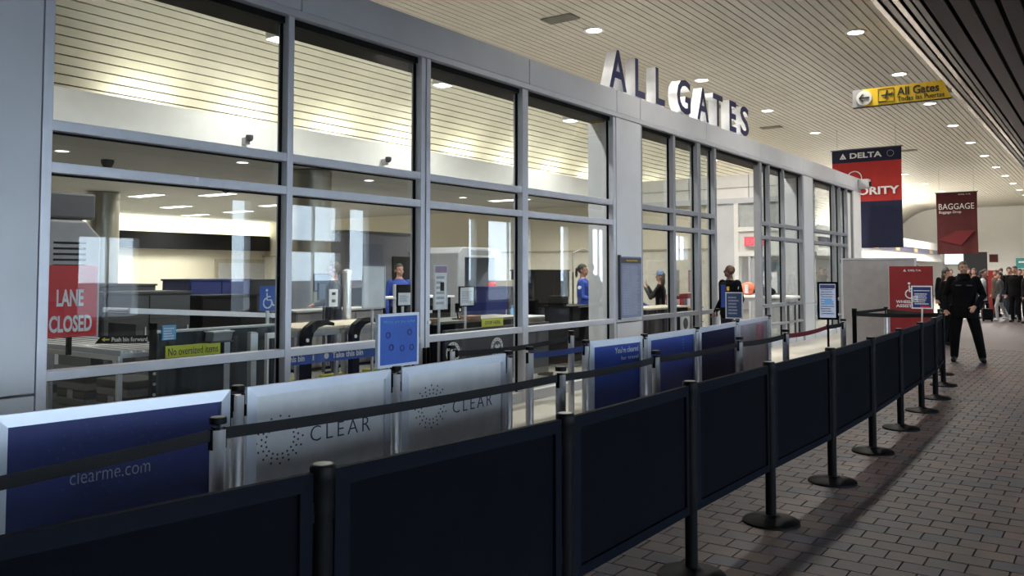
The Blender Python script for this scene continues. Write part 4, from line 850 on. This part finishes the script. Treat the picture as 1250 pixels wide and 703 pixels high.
# ------------------------------------------------------------------ people
def person(label, loc, rz, h=1.75, sk=SKIN1, top=BLACK, leg=BLACK, shoe=BLACK, hair=HAIRK, hairlen='short', bulk=1.0, pose=None, lean=0, head_yaw=0, vox=.011, group=None, extras=None, coat=0, sleeves=True, head_pitch=0, legk=1.0):
    P = dict(shL=(.185, 0, 1.42), elL=(.235, .03, 1.13), wrL=(.25, -.05, .88), shR=(-.185, 0, 1.42), elR=(-.235, .03, 1.13), wrR=(-.25, -.05, .88),
             hiL=(.09, 0, .92), knL=(.10, -.015, .50), anL=(.10, .03, .09), hiR=(-.09, 0, .92), knR=(-.10, -.015, .50), anR=(-.10, .03, .09))
    P.update(pose or {})
    s = h/1.75
    ROT = Matrix.Rotation(-R(lean), 3, 'X') if lean else None       # bends the upper body forward about the hips
    def up(p):
        p = Vector(p)
        if ROT is None: return p
        o = Vector((0, 0, .95)); return o+ROT.inverted()@(p-o) if False else o+Matrix.Rotation(R(lean), 3, 'X')@(p-o)
    HR = Matrix.Rotation(R(head_yaw), 3, 'Z')@Matrix.Rotation(R(head_pitch), 3, 'X')
    def hd(p):
        o = Vector((0, 0, 1.55)); return up(o+HR@(Vector(p)-o))
    caps = []      # (p0, r0, p1, r1, material)
    SKI, TOP, LEG, SHO = 0, 1, 2, 3
    def C(a, ra, b, rb, m): caps.append((Vector(a), ra, Vector(b), rb, m))
    bm = MB()
    def ell(c, r, fn=lambda p: Vector(p), n=16, m=10):
        vs = [fn((c[0], c[1], c[2]+r[2]))]
        for i in range(1, m):
            th = math.pi*i/m
            for k in range(n):
                ph = 2*math.pi*k/n; vs.append(fn((c[0]+r[0]*math.sin(th)*math.cos(ph), c[1]+r[1]*math.sin(th)*math.sin(ph), c[2]+r[2]*math.cos(th))))
        vs.append(fn((c[0], c[1], c[2]-r[2]))); L = len(vs)-1
        fs = [(0, 1+k, 1+(k+1) % n) for k in range(n)]
        for i in range(m-2):
            for k in range(n): fs.append((1+i*n+k, 1+(i+1)*n+k, 1+(i+1)*n+(k+1) % n, 1+i*n+(k+1) % n))
        fs += [(L, 1+(m-2)*n+(k+1) % n, 1+(m-2)*n+k) for k in range(n)]
        bm.add(vs, fs)
    # limbs
    b = bulk; sl = SKI if not sleeves else TOP
    for S in ('L', 'R'):
        sx = 1 if S == 'L' else -1
        sh, el, wr = up(P['sh'+S]), up(P['el'+S]), up(P['wr'+S])
        C(sh, .062*b, el, .048*b, TOP); C(el, .047*b, wr, .034*b, sl)
        d = (wr-el).normalized(); side = Vector((1, 0, 0))-d*d.x
        if side.length < .2: side = Vector((0, 0, 1))-d*d.z
        side.normalize(); nrm = d.cross(side); palm = wr+d*.045
        C(wr, .026, palm, .030, SKI); C(palm-side*.018, .020, palm-side*.018+d*.045, .017, SKI); C(palm+side*.018, .020, palm+side*.018+d*.045, .017, SKI)
        for q, (off, ln) in enumerate(((-.030, .062), (-.010, .074), (.010, .070), (.029, .056))):
            a = palm+d*.045+side*off; kn = a+(d+nrm*.25*sx*-1)*ln*.55; tp = kn+(d*.6+nrm*-.8*sx)*ln*.5
            C(a, .0095, kn, .009, SKI); C(kn, .009, tp, .0075, SKI)
        t0 = palm-side*.028*sx; C(t0, .013, t0+(d*.7-side*.7*sx)*.04, .011, SKI); C(t0+(d*.7-side*.7*sx)*.04, .011, t0+(d*.95-side*.6*sx)*.065, .009, SKI)
        hi, kn, an = Vector(P['hi'+S]), Vector(P['kn'+S]), Vector(P['an'+S])
        lb = 1+(b-1)*1.1
        C(hi, .092*lb, kn, .060*lb*legk, LEG); C(kn, .060*lb*legk, an+Vector((0, 0, .02)), .046*lb*legk, LEG)
        C(an+Vector((0, .02, -.035)), .042*legk, an+Vector((sx*.02, -.15, -.048)), .036*legk, SHO)
    for (a, ra, c_, rb, m) in caps:
        n = 10; d = c_-a; L = d.length; d = d/L if L > 1e-6 else Vector((0, 0, 1))
        u = d.cross(Vector((0, 0, 1)))
        if u.length < .1: u = d.cross(Vector((1, 0, 0)))
        u.normalize(); v = d.cross(u); rings = []
        for t in (-85, -55, -25, 0): rings.append((a+d*ra*math.sin(R(t)), ra*math.cos(R(t))))
        for t in (0, 25, 55, 85): rings.append((c_+d*rb*math.sin(R(t)), rb*math.cos(R(t))))
        vs = [p+(u*math.cos(2*math.pi*k/n)+v*math.sin(2*math.pi*k/n))*r for p, r in rings for k in range(n)]
        fs = [(i*n+k, i*n+(k+1) % n, (i+1)*n+(k+1) % n, (i+1)*n+k) for i in range(len(rings)-1) for k in range(n)]
        fs += [tuple(range(n))[::-1], tuple((len(rings)-1)*n+k for k in range(n))]
        bm.add(vs, fs)
    # torso by elliptical rings
    tor = [(.80, .150, .105), (.88, .172, .12), (.96, .168, .118), (1.08, .152, .108), (1.22, .170, .118), (1.34, .188, .118), (1.41, .180, .100), (1.46, .105, .075), (1.50, .062, .062)]
    if coat: tor[0] = (.80-coat, .19, .135); tor[1] = (.88, .182, .13)
    n = 24; vs = []
    for z, rx, ry in tor:
        q = b if z < 1.45 else 1
        for k in range(n):
            a = 2*math.pi*k/n; p = Vector((rx*q*math.cos(a), ry*q*math.sin(a), z)); vs.append(up(p) if z > .9 else p)
    fs = [(i*n+k, i*n+(k+1) % n, (i+1)*n+(k+1) % n, (i+1)*n+k) for i in range(len(tor)-1) for k in range(n)]+[tuple(range(n))[::-1], tuple((len(tor)-1)*n+k for k in range(n))]
    bm.add(vs, fs)
    # neck and head
    a, c_ = up((0, .012, 1.46)), up((0, -.0, 1.60)); 
    ell((0, .006, 1.525), (.052, .055, .085), up)
    ell((0, .008, 1.665), (.073, .090, .090), hd); ell((0, -.022, 1.605), (.057, .068, .074), hd); ell((0, -.060, 1.565), (.030, .028, .022), hd)
    ell((0, -.092, 1.632), (.013, .020, .026), hd, 10, 8)
    for sx in (-1, 1): ell((sx*.074, .012, 1.635), (.012, .022, .032), hd, 10, 8); ell((sx*.035, -.074, 1.605), (.02, .018, .02), hd, 8, 6)
    me = bm.mesh('tmp', WHITE)
    o = bpy.data.objects.new('person', me); COL.objects.link(o)
    rm = o.modifiers.new('r', 'REMESH'); rm.mode = 'VOXEL'; rm.voxel_size = vox; 
    smm = o.modifiers.new('s', 'SMOOTH'); smm.iterations = 2; smm.factor = .5
    dg = bpy.context.evaluated_depsgraph_get(); dg.update()
    nm = bpy.data.meshes.new_from_object(o.evaluated_get(dg)); o.modifiers.clear(); o.data = nm; bpy.data.meshes.remove(me)
    nm.materials.clear()
    for m in (sk, top, leg, shoe): nm.materials.append(m)
    nf = len(nm.polygons); ce_ = np.zeros(nf*3); nm.polygons.foreach_get('center', ce_); ce_ = ce_.reshape(-1, 3)
    best = np.full(nf, 1e9); idx = np.zeros(nf, int)
    for (a, ra, c_, rb, m) in caps:
        a = np.array(a); d = np.array(c_)-a; L2 = max(d@d, 1e-9); t = np.clip(((ce_-a)@d)/L2, 0, 1)
        ds = np.linalg.norm(ce_-(a+t[:, None]*d), axis=1)-(ra+(rb-ra)*t); q = ds < best; best[q] = ds[q]; idx[q] = m
    # torso and head by height in the un-leaned frame
    cc = ce_.copy()
    if lean:
        M = np.array(Matrix.Rotation(-R(lean), 3, 'X')); o0 = np.array([0, 0, .95]); cc = (ce_-o0)@M.T+o0
    body = (np.abs(cc[:, 0]) < .20*b) & (cc[:, 2] > .93) & (best > .006) & (cc[:, 2] < 1.485); idx[body] = TOP
    head = (cc[:, 2] > 1.485) & (np.linalg.norm(cc[:, :2], axis=1) < .2) & (best > .004); idx[head] = SKI
    low = (best > .006) & (cc[:, 2] <= .93) & (cc[:, 2] > .6); idx[low] = TOP if coat or bulk > 1.05 else LEG
    nm.polygons.foreach_set('material_index', idx.astype('i')); nm.polygons.foreach_set('use_smooth', [True]*nf); nm.update()
    o.location = loc; o.rotation_euler = (0, 0, rz); o.scale = (s, s, s); tag(o, label, 'person', group)
    # hair
    hb = MB()
    def hf(p):
        x, y, z = p; face = y < -.035 and z < 1.705
        if hairlen == 'short' and z < 1.60: q = .82
        elif face: q = .80
        else: q = 1
        c0 = Vector((0, .01, 1.665)); return hd(c0+(Vector(p)-c0)*q)
    tmp, bm = bm, hb
    ell((0, .014, 1.672), (.080, .097, .098), hf, 20, 14)
    if hairlen == 'long': ell((0, .055, 1.56), (.085, .055, .15), hd, 14, 10)
    if hairlen == 'tail': ell((0, .115, 1.66), (.035, .035, .035), hd, 10, 8); ell((0, .13, 1.58), (.028, .026, .08), hd, 10, 8)
    if hair: obj('hair', hb, hair, o, smooth=True)
    if vox < .013:
        for sx in (-1, 1):
            eb = MB(); bm = eb; ell((sx*.030, -.081, 1.648), (.011, .006, .006), hd, 8, 6); obj('eye', eb, BLACK, o)
            eb = MB(); bm = eb; ell((sx*.031, -.083, 1.668), (.017, .005, .004), hd, 8, 6); obj('eyebrow', eb, hair or HAIRK, o)
        eb = MB(); bm = eb; ell((0, -.086, 1.588), (.022, .006, .005), hd, 10, 6); obj('mouth', eb, mat('lips', (.32, .12, .10), .5), o)
    return o
def RZ(dx, dy): return math.atan2(dx, -dy)        # heading for a figure that faces -y at rest
POL = mat('patrol_black', (.0035, .0035, .0045), .85, spec=.1, bump=.3, bscale=60); UBL = mat('uniform_blue', (.015, .05, .30), .7); UNV = mat('uniform_navy', (.008, .012, .03), .7)
p = person('police officer in black jacket, cargo trousers and boots standing on the pavers, hands at belt', (-2.22, 17.0, 0), RZ(.15, -1), 1.78, SKIN1, POL, POL, BLACK, HAIRB, bulk=1.2, vox=.010, legk=1.18, coat=.03,
           pose=dict(shL=(.19, 0, 1.435), shR=(-.19, 0, 1.435), elL=(.30, .02, 1.16), wrL=(.17, -.18, .99), elR=(-.29, .05, 1.15), wrR=(-.29, -.10, .92), knL=(.19, -.03, .50), anL=(.26, 0, .09), knR=(-.15, -.02, .5), anR=(-.17, .02, .09), hiL=(.10, 0, .92), hiR=(-.10, 0, .92)), head_yaw=8)
obj('duty_belt', MB().lathe([(.205, .95), (.21, .96), (.21, 1.0), (.205, 1.01)], 28, caps=False), BLKPL, p).scale = (1, .76, 1)
for sx in (-.20, .21): obj('belt_pouch', bx(sx-.035, sx+.035, -.06, .06, .86, .99), BLKPL, p, bevel=.01)
obj('collar', MB().lathe([(.125, 1.44), (.105, 1.50), (.088, 1.545), (.07, 1.545)], 20, caps=False), POL, p); obj('jacket_hem', MB().lathe([(.205, 1.02), (.222, .90), (.225, .84), (.21, .84)], 28, caps=False), POL, p, smooth=True).scale = (1, .74, 1)
obj('name_strip', bx(-.13, -.04, -.150, -.142, 1.33, 1.35), DGREY, p); obj('name_strip', bx(.04, .13, -.150, -.142, 1.33, 1.35), DGREY, p)
p = person('uniformed man in black jacket and blue shirt standing in the opening, looking left', (-5.52, 14.3, 0), RZ(-.45, -.9), 1.72, SKIN2, POL, UNV, BLACK, None, bulk=1.25, head_yaw=-38, pose=dict(wrR=(-.24, -.12, .92), elL=(.28, 0, 1.14), wrL=(.27, -.12, .90)))
obj('shirt_front', bx(-.055, .055, -.158, -.142, 1.0, 1.40), UBL, p, bevel=.003); obj('yellow_badge', bx(.09, .14, -.158, -.142, 1.30, 1.37), SYEL, p); obj('shoulder_patch', MB().tube([(.262, -.02, 1.34), (.268, -.02, 1.34)], .035, 14), LGREY, p)
p = person('blue uniformed woman with a ponytail standing behind the black podium', (-8.15, 13.7, 0), RZ(.70, .20), 1.74, SKIN1, UBL, BLACK, BLACK, HAIRK, 'tail', pose=dict(elR=(-.24, -.06, 1.14), wrR=(-.20, -.24, 1.10), elL=(.25, -.03, 1.13), wrL=(.14, -.24, 1.06)))
obj('shoulder_patch', MB().tube([(-.255, 0, 1.32), (-.262, 0, 1.32)], .035, 14), PWHITE, p); obj('chest_badge', bx(.05, .10, -.128, -.118, 1.30, 1.35), PWHITE, p)
p = person('blue shirted man standing behind the white topped counter', (-10.5, 11.2, 0), RZ(.9, -.35), 1.74, SKIN1, UBL, BLACK, BLACK, HAIRK)
p = person('dark uniformed man turned left behind the upright steel tube', (-9.75, 8.95, 0), RZ(-.75, -.66), 1.74, SKIN1, UNV, UNV, BLACK, HAIRB, bulk=1.1, pose=dict(elR=(-.25, -.1, 1.15), wrR=(-.2, -.3, 1.1)))
p = person('woman in black top and pale blue cap raising a phone to her face', (-7.55, 15.76, 0), RZ(-.85, -.25), 1.60, SKIN1, BLACK, BLACK, BLACK, HAIRB, 'long', pose=dict(elR=(-.22, -.20, 1.20), wrR=(-.13, -.30, 1.42), elL=(.22, -.18, 1.18), wrL=(.08, -.32, 1.38)))
cb = obj('cap_crown', MB().lathe([(.088, 1.69), (.088, 1.73), (.070, 1.775), (.001, 1.79)], 20), mat('denim_blue', (.15, .22, .38), .7), p, smooth=True); obj('cap_peak', MB().prism([(-.07, -.07), (.07, -.07), (.055, -.17), (-.055, -.17)], 1.69, 1.70, 'xy'), cb.data.materials[0], p); obj('phone', bx(-.10, -.05, -.40, -.385, 1.40, 1.54), mat('pale_pink', (.6, .35, .38), .5), p)
p = person('blue shirted officer leaning over the document desk, partly behind the clad column', (-7.85, 14.7, 0), RZ(1, .25), 1.70, SKIN1, UBL, BLACK, BLACK, HAIRK, lean=28, pose=dict(elR=(-.24, -.22, 1.15), wrR=(-.18, -.44, 1.18), elL=(.24, -.22, 1.15), wrL=(.18, -.44, 1.18)))
# travellers further down the concourse
DK = mat('dark_coat', (.005, .005, .006), .85, spec=.1); GR = mat('grey_jacket', (.035, .035, .038), .8); WH = mat('white_shirt', (.55, .56, .60), .7); OLV = mat('olive_coat', (.09, .065, .03), .8); MAR = mat('maroon_coat', (.09, .012, .015), .8); JN = mat('dark_jeans', (.015, .02, .035), .8); PALE = mat('pale_trousers', (.35, .34, .34), .7); BRN = mat('brown_coat', (.05, .03, .022), .8)
def trav(lb, x, y, f, h, top, leg, hair, hl='short', coat=0, bulk=1.12, pose=None, shoe=BLACK, sk=SKIN1):
    return person(lb, (x, y, 0), RZ(*f), h, sk, top, leg, shoe, hair, hl, bulk=bulk, pose=pose, vox=.016, coat=coat)
WLK = dict(knL=(.10, -.15, .52), anL=(.10, -.12, .09), knR=(-.10, .08, .50), anR=(-.10, .25, .14))
trav('dark haired person standing behind the red totem, only head showing above it', -3.42, 19.3, (-.2, -1), 1.74, DK, JN, HAIRK)
trav('woman in long dark coat just behind the left shoulder of the police officer', -3.02, 20.6, (1, -.3), 1.66, DK, DK, HAIRK, 'long', .15, pose=dict(elL=(.24, -.08, 1.14), wrL=(.18, -.26, 1.08)))
trav('second dark coated traveller behind the police officer, further back at left', -3.75, 25.5, (.3, -1), 1.72, DK, JN, HAIRB, coat=.1)
trav('traveller in olive brown coat over the right shoulder of the police officer', -4.05, 33.5, (-.4, -1), 1.72, OLV, JN, HAIRB)
trav('traveller in maroon top behind the woman in the white shirt', -3.95, 35.5, (.6, -1), 1.68, MAR, JN, HAIRK)
trav('woman in white shirt and dark skirt seen from the side', -3.62, 32.0, (1, .2), 1.64, WH, DK, HAIRK, 'long', .1, 1.0, pose=WLK)
trav('woman in dark grey jacket with pale trousers walking left', -3.12, 32.0, (-1, -.3), 1.58, GR, PALE, HAIRK, 'long', .12, pose=WLK, shoe=WH)
trav('tall man in black standing at the right of the crowd', -2.62, 31.2, (-.3, -1), 1.78, DK, DK, HAIRB)
trav('man in black close behind the tall man', -2.95, 33.2, (.5, -1), 1.76, DK, JN, HAIRK)
trav('person in black cut by the right edge of the picture', -2.28, 30.6, (-1, 0), 1.68, DK, DK, HAIRK)
trav('traveller in pale shirt far right at the back of the crowd', -2.7, 37.0, (0, -1), 1.74, WH, JN, HAIRB)
trav('traveller in brown coat bending among the crowd beside the red stand', -3.45, 34.2, (-.8, -.5), 1.66, BRN, DK, HAIRB, 'short', .1)
trav('traveller in black jacket at the centre of the crowd behind the red stand', -3.60, 37.2, (.2, -1), 1.70, GR, DK, HAIRK)
trav('traveller in dark coat between the officer and the white shirted woman', -4.6, 36.5, (.5, -1), 1.74, DK, JN, HAIRK)
for (x, y, f, h, tp, hr, lb) in ((-4.3, 39, (.4, -1), 1.72, DK, HAIRK, 'traveller in dark coat deep in the crowd, below the black display'), (-3.95, 41, (-.3, -1), 1.76, BRN, HAIRB, 'traveller in brown coat deep in the crowd, right of the black display'),
                                (-3.3, 39.5, (1, -.2), 1.66, DK, HAIRK, 'traveller in dark coat seen from the side above the red stand'), (-3.15, 36, (-.6, -1), 1.72, GR, HAIRB, 'traveller in grey jacket between the woman in grey and the man in black'),
                                (-2.75, 34.6, (.2, -1), 1.70, MAR, HAIRK, 'traveller in maroon behind the tall man in black'), (-5.4, 38, (.2, -1), 1.7, DK, HAIRK, 'traveller in dark coat left of the police officer, far back')):
    trav(lb, x, y, f, h, tp, DK, hr)
t = thing('red_stand', 'narrow red display stand among the crowd', 'stand', (-3.60, 34.8, 0)); obj('board', bx(-.16, .2, 0, .04, .1, 1.66), DRED, t); obj('foot', bx(-.2, .24, -.12, .16, 0, .1), BLKPL, t)
t = thing('suitcase', 'black suitcase on the floor beside the woman in grey', 'suitcase', (-3.42, 31.3, 0), .3); obj('shell', bx(-.16, .16, -.1, .1, .05, .42), BLKPL, t, bevel=.04); obj('handle', MB().tube([(-.06, 0, .42), (-.06, 0, .6), (.06, 0, .6), (.06, 0, .42)], .01, 6), DGREY, t)
for sx in (-.12, .12): obj('wheel', MB().tube([(sx, -.02, .03), (sx, .02, .03)], .03, 10), BLKPL, t)
t = thing('teal_sign', 'small teal sign high at the right end of the far wall', 'sign', (-4.75, 63.5, 0)); obj('board', bx(-.5, .5, 0, .05, 1.85, 2.5), mat('teal', (.02, .22, .22), .5), t); obj('printed_line', bx(-.35, .35, -.01, 0, 2.2, 2.3), PWHITE, t); obj('pole', bx(-.04, .04, .05, .1, 0, 1.9), MGREY, t)
t = thing('wall_plaque', 'small dark square plaque on the far white wall right of the black display', 'plaque', (-6.65, 64.95, 2.3)); obj('plate', bx(-.22, .22, 0, .04, 0, .45), MAR, t); obj('rim', bx(-.26, .26, .01, .045, -.04, .49), DGREY, t)
t = thing('security_camera', 'grey box camera on the far end of the partition top rail', 'camera', (-5.93, 25.55, 4.12)); obj('housing', bx(-.02, .26, -.14, .14, -.12, .14), LGREY, t, bevel=.02); obj('lens', MB().tube([(.26, 0, 0), (.30, 0, 0)], .07, 14), BLACK, t)
